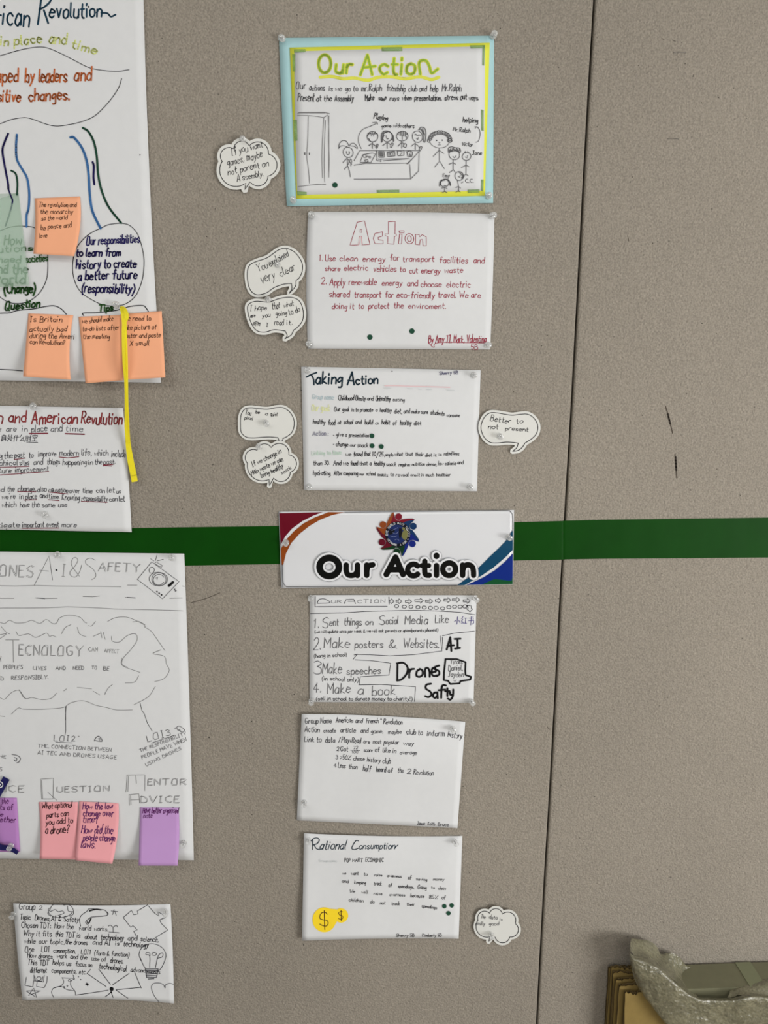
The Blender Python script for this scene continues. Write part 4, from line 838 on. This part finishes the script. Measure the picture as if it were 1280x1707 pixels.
# ------------------------------------------------------------------ speech bubbles and clouds
CARD = mat('bubble_card', (213, 214, 210), .55, spec=.3)
def offset_poly(P, dist):
    P = P[np.r_[True, np.hypot(*(P[1:] - P[:-1]).T) > .05]]
    n = len(P); ar = .5 * np.sum(P[:, 0] * np.roll(P[:, 1], -1) - np.roll(P[:, 0], -1) * P[:, 1]); sg = 1 if ar > 0 else -1
    out = []
    for i in range(n):
        a, b, c = P[i - 1], P[i], P[(i + 1) % n]
        t1 = (b - a) / (np.hypot(*(b - a)) + 1e-9); t2 = (c - b) / (np.hypot(*(c - b)) + 1e-9)
        n1 = np.array([t1[1], -t1[0]]) * sg; n2 = np.array([t2[1], -t2[0]]) * sg
        cr = (t1[0] * t2[1] - t1[1] * t2[0]) * sg
        m = 5 if cr > .3 else 1
        for q in range(m):
            f = (q + .5) / m; v = n1 * (1 - f) + n2 * f; v /= np.hypot(*v) + 1e-9; out.append(b + v * dist)
    out = np.array(out)
    dd = np.sqrt(((out[:, None] - P[None]) ** 2).sum(-1)).min(1)
    return out[dd > dist * .93]
def bubble(label, z, inner, texts, d0, gx=0, gy=0, w=.95, rim=4.2, key='blk', cloud=None, outline_gap=None):
    T = lambda L: np.array([tuple(map(float, p.split(','))) for p in L.split()]) * z[2] + np.array(z[:2])
    P = []
    if cloud:
        cus, bul = cloud
        Q = T(cus)
        for i, b in enumerate(bul):
            a, c = Q[i], Q[(i + 1) % len(Q)]; ch = c - a; L = np.hypot(*ch); nrm = np.array([ch[1], -ch[0]]) / L
            if b == 0: P += [a]; continue
            h = L * b; r = (L * L / 4 + h * h) / (2 * h); cen = (a + c) / 2 + nrm * (h - r)
            a0 = math.atan2(*(a - cen)[::-1]); a1 = math.atan2(*(c - cen)[::-1])
            while a1 < a0: a1 += 2 * math.pi
            for q in range(14): th = a0 + (a1 - a0) * q / 14; P.append(cen + r * np.array([math.cos(th), math.sin(th)]))
    else:
        for L in inner: P += list(cat(T(L), 5)[:-1])
    P = np.array(P); out = offset_poly(P, rim); s = Flat(P.mean(0), d0, gx, gy)
    o = s.build('speech_bubble', out, CARD); tag(o, label, 'speech bubble', 'paper speech bubbles pinned on the wall')
    k = Ink(s); k.l('blk', 1.2, P, False, True); k.zoom(*z)
    for L in texts: k.t(key, w, *L, sl=.15, jit=.07)
    if key == 'blk' and w < 1: pass
    k.build(o, INK, dict(blk='outline_and_writing')); return s
ZS = (340, 200, .2342787)
bubble('cloud-shaped paper note with slanted pen lines, beside the blue-bordered poster', ZS, None,
    [('If you want', 200, 255, 418, 192, 48), ('games, maybe', 168, 325, 415, 265, 48), ('not parent on', 172, 392, 460, 325, 46), ('A ssembly.', 235, 438, 425, 400, 44)], 0.006, 0, -.00004, .95, 5.6,
    cloud=('130,295 212,205 322,185 458,242 455,400 328,440 290,497 298,449', (.42, .40, .38, .40, .36, 0, 0, .42)))
bubble('pinned speech bubble reading You explained very clear, upper of the two beside the Action sheet', ZS,
    ['622,1163 570,1168 500,1192 440,1232 370,1242 325,1200 308,1110 320,1040 370,1008 450,980 530,925 590,915 650,945 695,1010 700,1070 680,1120 655,1142', '655,1142 650,1185 605,1235', '605,1235 625,1200 622,1163'],
    [('You', 385, 1082, 455, 1050, 50), ('explained', 470, 1042, 605, 970, 46), ('very', 412, 1165, 508, 1130, 66), ('clear', 548, 1118, 650, 1062, 54)], .004, .00002, 0, .95, 4.6)
bubble('speech bubble note in small pen, I hope what are you going to do', ZS,
    ['578,1502 500,1493 430,1510 370,1495 330,1430 310,1350 320,1310 370,1290 460,1295 540,1270 620,1262 680,1290 706,1360 700,1430 660,1480 638,1495', '638,1495 620,1530 575,1558', '575,1558 592,1535 578,1502'],
    [('I hope', 330, 1358, 445, 1352, 36), ('that', 485, 1345, 540, 1338, 40), ('what', 570, 1335, 638, 1318, 34), ('are', 330, 1408, 365, 1405, 28), ('you', 415, 1405, 470, 1402, 32), ('going', 512, 1395, 590, 1385, 32), ('to do', 608, 1392, 685, 1362, 40), ('after', 350, 1465, 402, 1462, 34), ('I', 442, 1472, 458, 1472, 26), ('read', 500, 1462, 565, 1458, 40), ('it.', 590, 1460, 632, 1455, 34)], .0065, 0, .00003, .9, 4.6)
ZY = (390, 670, .09375)
bubble('rounded speech bubble with two tiny lines of pen, above the cloud note beside Taking Action', ZY,
    ['780,635 640,622 500,628 350,640 220,625 130,540 115,400 125,240 190,130 300,105 420,118 600,130 760,100 880,105 990,180 1060,300 1070,420 1030,540 950,610 870,650', '870,650 860,690 800,730', '800,730 800,690 780,635'],
    [('You', 195, 230, 300, 235, 90), ('be', 385, 210, 450, 215, 64), ('a', 555, 235, 595, 238, 60), ('quiet', 645, 245, 770, 252, 60), ('pixel', 185, 310, 330, 325, 60)], .0035, 0, 0, 1.0, 4.2)
bubble('cloud-shaped paper note about bringing healthy snack, left of the Taking Action sheet', ZY, None,
    [('If we change in', 335, 1160, 845, 905, 80), ('Main waste we can', 315, 1305, 870, 1045, 80), ('bring healthy', 490, 1350, 885, 1170, 84), ('snack', 850, 1290, 1020, 1190, 60)], .006, .00002, 0, 1.05, 4.2,
    cloud=('240,1092 410,860 660,812 975,940 1000,1250 705,1352 630,1490 622,1378', (.42, .36, .40, .40, .36, 0, 0, .30)))
bubble('speech bubble note reading Better to not present, right of Taking Action', (795, 670, .0859375),
    ['800,800 700,785 560,780 400,795 260,785 150,700 85,560 85,430 150,290 250,215 380,212 520,235 680,258 840,240 980,238 1100,310 1175,440 1165,590 1080,700 930,800', '930,800 880,880 800,940 690,960', '690,960 770,890 800,800'],
    [('Better', 255, 370, 650, 415, 100), ('to', 765, 425, 890, 410, 90), ('not', 215, 520, 405, 530, 90), ('present', 550, 548, 990, 570, 78)], .004, 0, 0, .95, 4.4)
bubble('small cloud-shaped note with faint pen, The data is really good, near the bottom', (775, 1500, .08203125), None,
    [('The', 320, 375, 410, 385, 66), ('data', 490, 385, 650, 400, 72), ('is', 705, 418, 760, 420, 50), ('really', 215, 515, 400, 520, 66), ('good', 490, 520, 685, 520, 66)], .008, .00008, 0, .7, 4.2, key='pcd',
    cloud=('265,415 500,275 760,290 1020,482 912,755 612,755 480,845 510,750', (.40, .40, .40, .40, .40, 0, 0, .36)))

# ------------------------------------------------------------------ pushpins: where each one enters
def P_(x, y, d, lab, tx=0, ty=0, mm=1.0): pin(x, y, d, 'clear pushpin ' + lab, tx, ty, mm)
P_(468, 63, .003, 'at the top left corner of the blue-bordered poster', .35, -.45)
P_(822, 60, .003, 'at the top right corner of the blue-bordered poster')
P_(489, 334, .004, 'at the bottom left corner of the blue-bordered poster')
P_(814, 327, .004, 'at the bottom right corner of the blue-bordered poster')
P_(404, 231, .007, 'in the top of the cloud note beside the blue-bordered poster', .2, -.3, .9)
P_(519, 359, .004, 'at the top left corner of the Action sheet')
P_(819, 360, .004, 'at the top right corner of the Action sheet', .25, 0)
P_(515, 573, .003, 'at the bottom left corner of the Action sheet')
P_(812, 575, .003, 'at the bottom right corner of the Action sheet', .1)
P_(462, 441, .005, 'in the middle of the You explained bubble', .2, -.2, .9)
P_(446, 498, .008, 'in the top of the I hope bubble', .25, -.2, .9)
P_(512, 617, .003, 'at the top left corner of the Taking Action sheet')
P_(789, 625, .003, 'at the top right corner of the Taking Action sheet')
P_(515, 811, .003, 'at the bottom left corner of the Taking Action sheet')
P_(783, 811, .003, 'at the bottom right corner of the Taking Action sheet')
P_(443, 704, .004, 'in the middle of the rounded bubble left of Taking Action', .25, -.25, .9)
P_(431, 743, .007, 'in the top of the cloud note about healthy snack', .2, -.1, .9)
P_(833, 727, .005, 'in the Better to not present bubble', 0, 0, .95)
P_(477, 904, .005, 'near the left end of the banner')
P_(847, 895, .005, 'near the right end of the banner', .1)
P_(518, 996, .004, 'at the top left corner of the drones list sheet')
P_(791, 996, .005, 'at the top right corner of the drones list sheet', .3, -.2)
P_(519, 1168, .004, 'at the bottom left corner of the drones list sheet')
P_(785, 1169, .004, 'at the bottom right corner of the drones list sheet', .2)
P_(754, 1214, .006, 'at the top right of the mostly blank sheet', .1)
P_(507, 1337, .006, 'at the bottom left of the mostly blank sheet')
P_(514, 1399, .006, 'at the top left corner of the dollar coin sheet')
P_(757, 1402, .006, 'at the top right corner of the dollar coin sheet', .25)
P_(818, 1557, .010, 'at the foot of the small cloud note near the bottom', .1)
P_(194, 508, .008, 'holding the yellow strap on the big marker poster', .1)
P_(55, 676, .005, 'at the top edge of the red underlined revolution sheet', .3, -.15)
P_(76, 857, .006, 'near the foot of the red underlined revolution sheet', .2)
P_(96, 924, .005, 'at the top edge of the drone poster', .25)
P_(286, 928, .006, 'at the top right corner of the drone poster', .2)
P_(307, 1404, .010, 'at the bottom right corner of the drone poster', -.05)
P_(19, 1409, .0165, 'holding the navy lanyard on the drone poster')
P_(23, 1523, .006, 'at the left edge of the Group 2 sheet', .0)
P_(276, 1519, .006, 'at the top right corner of the Group 2 sheet', .1)

# ------------------------------------------------------------------ staples in the wall
def staple(x0, y0, x1, y1, label):
    a, b = unp([(x0, y0), (x1, y1)], .0012); r = .00045; pts = [a + np.array([0, .004, 0]), a, (a + b) / 2 + np.array([0, -.0004, .0006]), b, b + np.array([0, .004, 0])]
    V = []; F = []
    for p in pts:
        for q in range(6): an = q * math.pi / 3; V.append(p + np.array([0, r * math.cos(an), r * math.sin(an)]) + (np.array([r * math.cos(an), 0, 0]) if p is pts[0] or p is pts[-1] else 0))
    for j in range(4):
        for q in range(6): F.append((j * 6 + q, j * 6 + (q + 1) % 6, j * 6 + 6 + (q + 1) % 6, j * 6 + 6 + q))
    tag(mesh('staple', V, F, STEEL), label, 'staple', 'bare staples in the wall')
staple(1123, 87.5, 1143, 88, 'bare metal staple high on the right wall panel'); staple(1113, 231, 1132, 232, 'bare metal staple on the right wall panel, lower of two')

# ------------------------------------------------------------------ straps
def strap(path, wid, dep, T=.0012):
    path = np.array(path, float); n = len(path)
    Pf = cat(np.c_[path, wid, dep], 6); c = Pf[:, :2]; tn = np.gradient(c, axis=0); tn /= np.hypot(*tn.T)[:, None]; nr = np.stack([tn[:, 1], -tn[:, 0]], 1)
    A = unp(c - nr * Pf[:, 2:3] / 2, Pf[:, 3]); B = unp(c + nr * Pf[:, 2:3] / 2, Pf[:, 3] + .001); A2 = A + [0, T, 0]; B2 = B + [0, T, 0]; m = len(c)
    V = np.vstack([A, B, B2, A2]); F = []
    for i in range(m - 1):
        for j in range(4): a, b = j * m + i, ((j + 1) % 4) * m + i; F.append((a, a + 1, b + 1, b))
    F += [(0, m, 2 * m, 3 * m), (m - 1, 4 * m - 1, 3 * m - 1, 2 * m - 1)]
    return V, F
YS = mat('yellow_webbing', (238, 222, 40), .6, grain=.04, gscale=700, bump=.3, bscale=900, bdist=.0004)
e = empty('yellow_strap', tuple(unp([(204, 514)], .01)[0])); tag(e, 'bright yellow fabric strap hanging from a pin over the orange notes', 'strap')
V, F = strap([(202, 513), (206, 526), (208, 560), (210, 610), (211, 660), (212, 700), (213, 735), (217, 765), (221, 785), (224.5, 803)], [6, 8, 7, 6, 5, 6, 8, 10, 10, 10], [.014, .022, .026, .033, .032, .022, .016, .013, .012, .013])
mesh('webbing', V, F, YS, e, smooth=False)
V, F = strap([(200, 512), (207, 515), (211, 528), (206, 545), (206.5, 600), (209, 640), (209.5, 690), (210, 715), (213, 738)], [4, 6, 7, 6, 5, 3.5, 3.5, 5, 5], [.012, .019, .024, .024, .034, .034, .027, .022, .018])
mesh('webbing', V, F, YS, e, smooth=False)
fl = Flat((222, 792), .0145); st_ = Ink(fl); 
for i in range(5): st_.l('s', .8, [(219.5 + i * 1.9, 793.6 - i * .5), (220.6 + i * 1.9, 793.3 - i * .5)], False)
st_.build(e, dict(s=mat('stitching', (150, 140, 20))), dict(s='stitching'), base=.0001)
NV_ = mat('navy_webbing', (22, 22, 84), .6, grain=.05, gscale=600)
e = empty('navy_lanyard', tuple(unp([(-10, 1370)], .012)[0])); tag(e, 'navy blue lanyard with a white ring print at the left edge, over the drone poster', 'lanyard')
V, F = strap([(10.5, 1297.5), (2, 1313), (-8, 1335), (-16, 1370), (-10, 1400), (0, 1412), (14, 1414), (23, 1418), (29.5, 1422.5)], [12, 12, 10, 9, 9, 9, 8, 7, 6], [.0125, .0135, .018, .023, .021, .018, .017, .0165, .0165], T=.001)
mesh('webbing', V, F, NV_, e); fl = Flat((2, 1308), .0152); st_ = Ink(fl); st_.c('w', 1.4, .5, 1308, 4.0, 4.6, wob=0).disc('w', 0, 1308, 1.4); st_.build(e, dict(w=mat('print_white', (225, 228, 232))), dict(w='ring_print'), base=.0002)

# ------------------------------------------------------------------ leaning cardboard, wrapped bundle and plastic film (bottom right)
CB = mat('cardboard', (130, 110, 62), .85, grain=.06, gscale=60, bump=.3, bscale=150, bdist=.001); CBD = mat('cardboard_edge', (104, 88, 56), .9, grain=.12, gscale=260, bump=.5, bscale=400)
def card(px, py, d, wd, seed, label):
    p = unp([(px, py)], d)[0]; R_ = np.random.RandomState(seed); t = .0065; wd = unp([(1126, 1620)], .03)[0][0] - .004 - p[0]
    e = empty('cardboard_sheet', (p[0] + wd / 2, -d + t / 2, 0)); tag(e, label, 'cardboard', 'cardboard sheets leaning on the wall')
    n = 40; xs = np.linspace(0, wd, n); m = 26; zs = np.linspace(0, p[2], m)
    tx = np.cumsum(R_.normal(0, .0013, n)); tx -= np.linspace(0, tx[-1], n); ex = np.cumsum(R_.normal(0, .0006, m)); ex -= np.linspace(0, ex[-1], m)
    for side, yo, th in (('liner', 0, .0012), ('liner', t - .0012, .0012)):
        V = []; F = []
        tj = R_.normal(0, .0012, n)
        for yy in (yo, yo + th):
            for j in range(m):
                for i in range(n):
                    z = zs[j] + (tx[i] + tj[i]) * (j / (m - 1)) ** 6; x = p[0] + xs[i] + (ex[j] if i == 0 else 0); V.append((x, -d + yy, z))
        N = n * m
        for j in range(m - 1):
            for i in range(n - 1): a = j * n + i; F += [(a, a + 1, a + n + 1, a + n), (N + a, N + a + n, N + a + n + 1, N + a + 1)]
        for j in range(m - 1): a = j * n; F.append((a, a + n, N + a + n, N + a)); a += n - 1; F.append((a, N + a, N + a + n, a + n))
        for i in range(n - 1): a = (m - 1) * n + i; F.append((a, a + 1, N + a + 1, N + a))
        mesh('liner', V, F, CB if yo == 0 else CBD, e)
    V = []; F = []; q = int(wd / .0011)
    for i in range(q):
        x = p[0] + wd * i / (q - 1) ; y = -d + .0012 + (t - .0024) * (.5 + .5 * math.sin(i * 1.57)); zt = p[2] - .001 + R_.normal(0, .0006); V += [(x, y, 0), (x, y, zt)]
    for i in range(q - 1): F.append((2 * i, 2 * i + 2, 2 * i + 3, 2 * i + 1))
    mesh('fluting', V, F, CBD, e)
labs = ['cardboard sheet leaning nearest the wall, farthest back of the stack', 'cardboard sheet leaning second from the wall in the stack', 'cardboard sheet leaning third from the wall in the stack', 'cardboard sheet just behind the front two of the leaning stack', 'cardboard sheet directly behind the front sheet of the stack', 'tan cardboard sheet at the front of the leaning stack']
for i, (x, y, d) in enumerate([(1015, 1614, .009), (1019, 1617, .017), (1022, 1625, .026), (1027, 1634, .036), (1033, 1644, .047), (1042, 1655, .058)]):
    card(x, y, d, .135 - i * .004, 100 + i, labs[i])
# bundle wrapped in olive film with packing tape
top = unp([(1200, 1607)], .006)[0][2]; xl = unp([(1126, 1620)], .03)[0][0]
def grid(fn, nu, nv):
    V = [fn(i / (nu - 1), j / (nv - 1)) for j in range(nv) for i in range(nu)]
    return V, [(j * nu + i, j * nu + i + 1, (j + 1) * nu + i + 1, (j + 1) * nu + i) for j in range(nv - 1) for i in range(nu - 1)]
OL = mat('olive_board', (112, 111, 88), .5, grain=.06, gscale=50, spec=.4)
e = empty('wrapped_bundle', (xl + .25, -.04, 0)); tag(e, 'flat olive bundle standing against the wall behind the grey plastic film', 'bundle')
V, F = boxvf(xl + .002, xl + .5, -.066, -.005, 0, top); b_ = mesh('board_stack', V, F, OL, e)
tp = mat('clear_tape_olive', (122, 126, 98), .2, spec=.6, bump=.2, bscale=120)
for x0, x1 in ((1236, 1262),):
    a = unp([(x0, 1612)], .03)[0][0]; b = unp([(x1, 1612)], .03)[0][0]
    V, F = boxvf(a, b, -.0672, -.0045, top - .12, top + .0012); mesh('packing_tape', V, F, tp, e)
FILMG = mat('grey_plastic_film', (112, 109, 88), .2, grain=.25, gscale=30, spec=.8, mott=.26, mscale=220, bump=.5, bscale=240, bdist=.004, coat=.4, alpha=.93)
nt = FILMG.node_tree; bp = [x for x in nt.nodes if x.type == 'BUMP'][0]
vo = nt.nodes.new('ShaderNodeTexVoronoi'); vo.feature = 'DISTANCE_TO_EDGE'; vo.inputs['Scale'].default_value = 46; tcn = [x for x in nt.nodes if x.type == 'TEX_COORD'][0]
mp = nt.nodes.new('ShaderNodeMapping'); mp.inputs['Scale'].default_value = (1, 1.4, 2.2); mp.inputs['Rotation'].default_value = (0, .6, 0); nt.links.new(tcn.outputs['Object'], mp.inputs[0]); nt.links.new(mp.outputs[0], vo.inputs['Vector'])
b2 = nt.nodes.new('ShaderNodeBump'); b2.inputs['Strength'].default_value = .3; b2.inputs['Distance'].default_value = .003
nt.links.new(vo.outputs['Distance'], b2.inputs['Height']); nt.links.new(bp.outputs[0], b2.inputs['Normal']); nt.links.new(b2.outputs[0], nt.nodes['Principled BSDF'].inputs['Normal'])
def filmgrid(rows, nu, nv, amp, seed, fine=1.0):
    """rows: list of polylines [(px,py,d)...] from top to bottom, same count of points; lofted smoothly"""
    R_ = [cat(np.array(r, float), 12) for r in rows]; L = min(map(len, R_)); R_ = np.array([r[:L] for r in R_])
    ti = np.linspace(0, L - 1, nu); cols = np.stack([np.stack([np.interp(ti, range(L), r[:, q]) for q in range(3)], 1) for r in R_])
    rows_ = []
    for i in range(nu):
        c = cat(cols[:, i], 10); tj = np.linspace(0, len(c) - 1, nv); rows_.append(np.stack([np.interp(tj, range(len(c)), c[:, q]) for q in range(3)], 1))
    G_ = np.array(rows_)  # nu,nv,3
    V = []
    for j in range(nv):
        for i in range(nu):
            p = unp(G_[i, j, :2], max(G_[i, j, 2], .002))[0]
            q = Vector((p[0] * 22 * fine, p[2] * 22 * fine + p[1] * 9, seed)); w1 = noise.noise(q); w2 = abs(noise.noise(q * 2.7)); w3 = abs(noise.noise(Vector((q.x * 5 + q.y * 3, q.y * 5 - q.x * 2, seed)))) + .6 * abs(noise.noise(q * 9)) - .2
            p[1] -= amp * (w1 + .9 * (.5 - w2) + .45 * (.4 - w3)); p[1] = min(p[1], -.002); V.append(p)
    F = [(j * nu + i, (j + 1) * nu + i, (j + 1) * nu + i + 1, j * nu + i + 1) for j in range(nv - 1) for i in range(nu - 1)]
    return V, F
e = empty('plastic_film', tuple(unp([(1150, 1690)], .09)[0])); tag(e, 'crumpled shiny grey plastic film draped over the cardboard at bottom right', 'plastic film')
# front drape: from the bright crease down
V, F = filmgrid([[(1050, 1584, .064), (1054, 1592, .070), (1078, 1600, .074), (1102, 1614, .078), (1130, 1640, .080), (1160, 1661, .082), (1190, 1663, .082), (1215, 1662, .082), (1245, 1655, .082), (1290, 1660, .082), (1340, 1660, .080)],
                 [(1049, 1592, .066), (1055, 1600, .077), (1080, 1609, .084), (1104, 1623, .089), (1132, 1647, .092), (1162, 1667, .093), (1190, 1669, .092), (1218, 1669, .093), (1248, 1663, .094), (1292, 1667, .092), (1340, 1667, .090)],
                 [(1051, 1606, .066), (1060, 1620, .078), (1084, 1636, .086), (1108, 1655, .091), (1136, 1673, .092), (1165, 1686, .090), (1194, 1690, .088), (1220, 1691, .089), (1250, 1687, .091), (1294, 1692, .089), (1340, 1692, .088)],
                 [(1058, 1634, .066), (1078, 1664, .076), (1100, 1688, .083), (1122, 1704, .086), (1146, 1720, .086), (1172, 1726, .083), (1198, 1728, .081), (1224, 1730, .082), (1254, 1728, .084), (1296, 1733, .082), (1340, 1733, .08)],
                 [(1074, 1662, .066), (1102, 1698, .074), (1122, 1722, .079), (1140, 1745, .080), (1158, 1765, .080), (1180, 1775, .079), (1204, 1778, .078), (1230, 1780, .079), (1260, 1780, .080), (1300, 1785, .079), (1340, 1785, .078)]], 170, 100, .0034, 3.3)
mesh('film_front', V, F, FILMG, e, smooth=True)
# raised corner and back flap
V, F = filmgrid([[(1052, 1563, .020), (1066, 1565, .018), (1082, 1568, .016), (1095, 1578, .016), (1102, 1590, .016), (1120, 1588, .014), (1134, 1597, .012), (1144, 1609, .010), (1160, 1611, .008)],
                 [(1050, 1572, .040), (1064, 1580, .038), (1080, 1588, .038), (1093, 1597, .040), (1104, 1604, .040), (1118, 1612, .036), (1133, 1622, .030), (1147, 1632, .028), (1160, 1634, .026)],
                 [(1050, 1584, .062), (1060, 1594, .064), (1080, 1602, .068), (1098, 1613, .070), (1112, 1624, .072), (1126, 1636, .074), (1140, 1648, .075), (1154, 1659, .076), (1162, 1662, .077)]], 80, 50, .0026, 8.1, 1.6)
mesh('film_corner', V, F, FILMG, e, smooth=True)
# glossy folds lying on the bundle's top at right
V, F = filmgrid([[(1214, 1640, .045), (1232, 1634, .040), (1252, 1630, .036), (1275, 1626, .034), (1300, 1624, .034), (1340, 1622, .034)],
                 [(1216, 1650, .066), (1236, 1644, .064), (1256, 1641, .062), (1278, 1638, .060), (1302, 1638, .060), (1340, 1636, .060)],
                 [(1212, 1663, .079), (1236, 1658, .081), (1258, 1657, .081), (1280, 1660, .081), (1302, 1660, .081), (1340, 1660, .081)]], 50, 24, .003, 5.2, 1.6)
mesh('film_fold', V, F, FILMG, e, smooth=True)
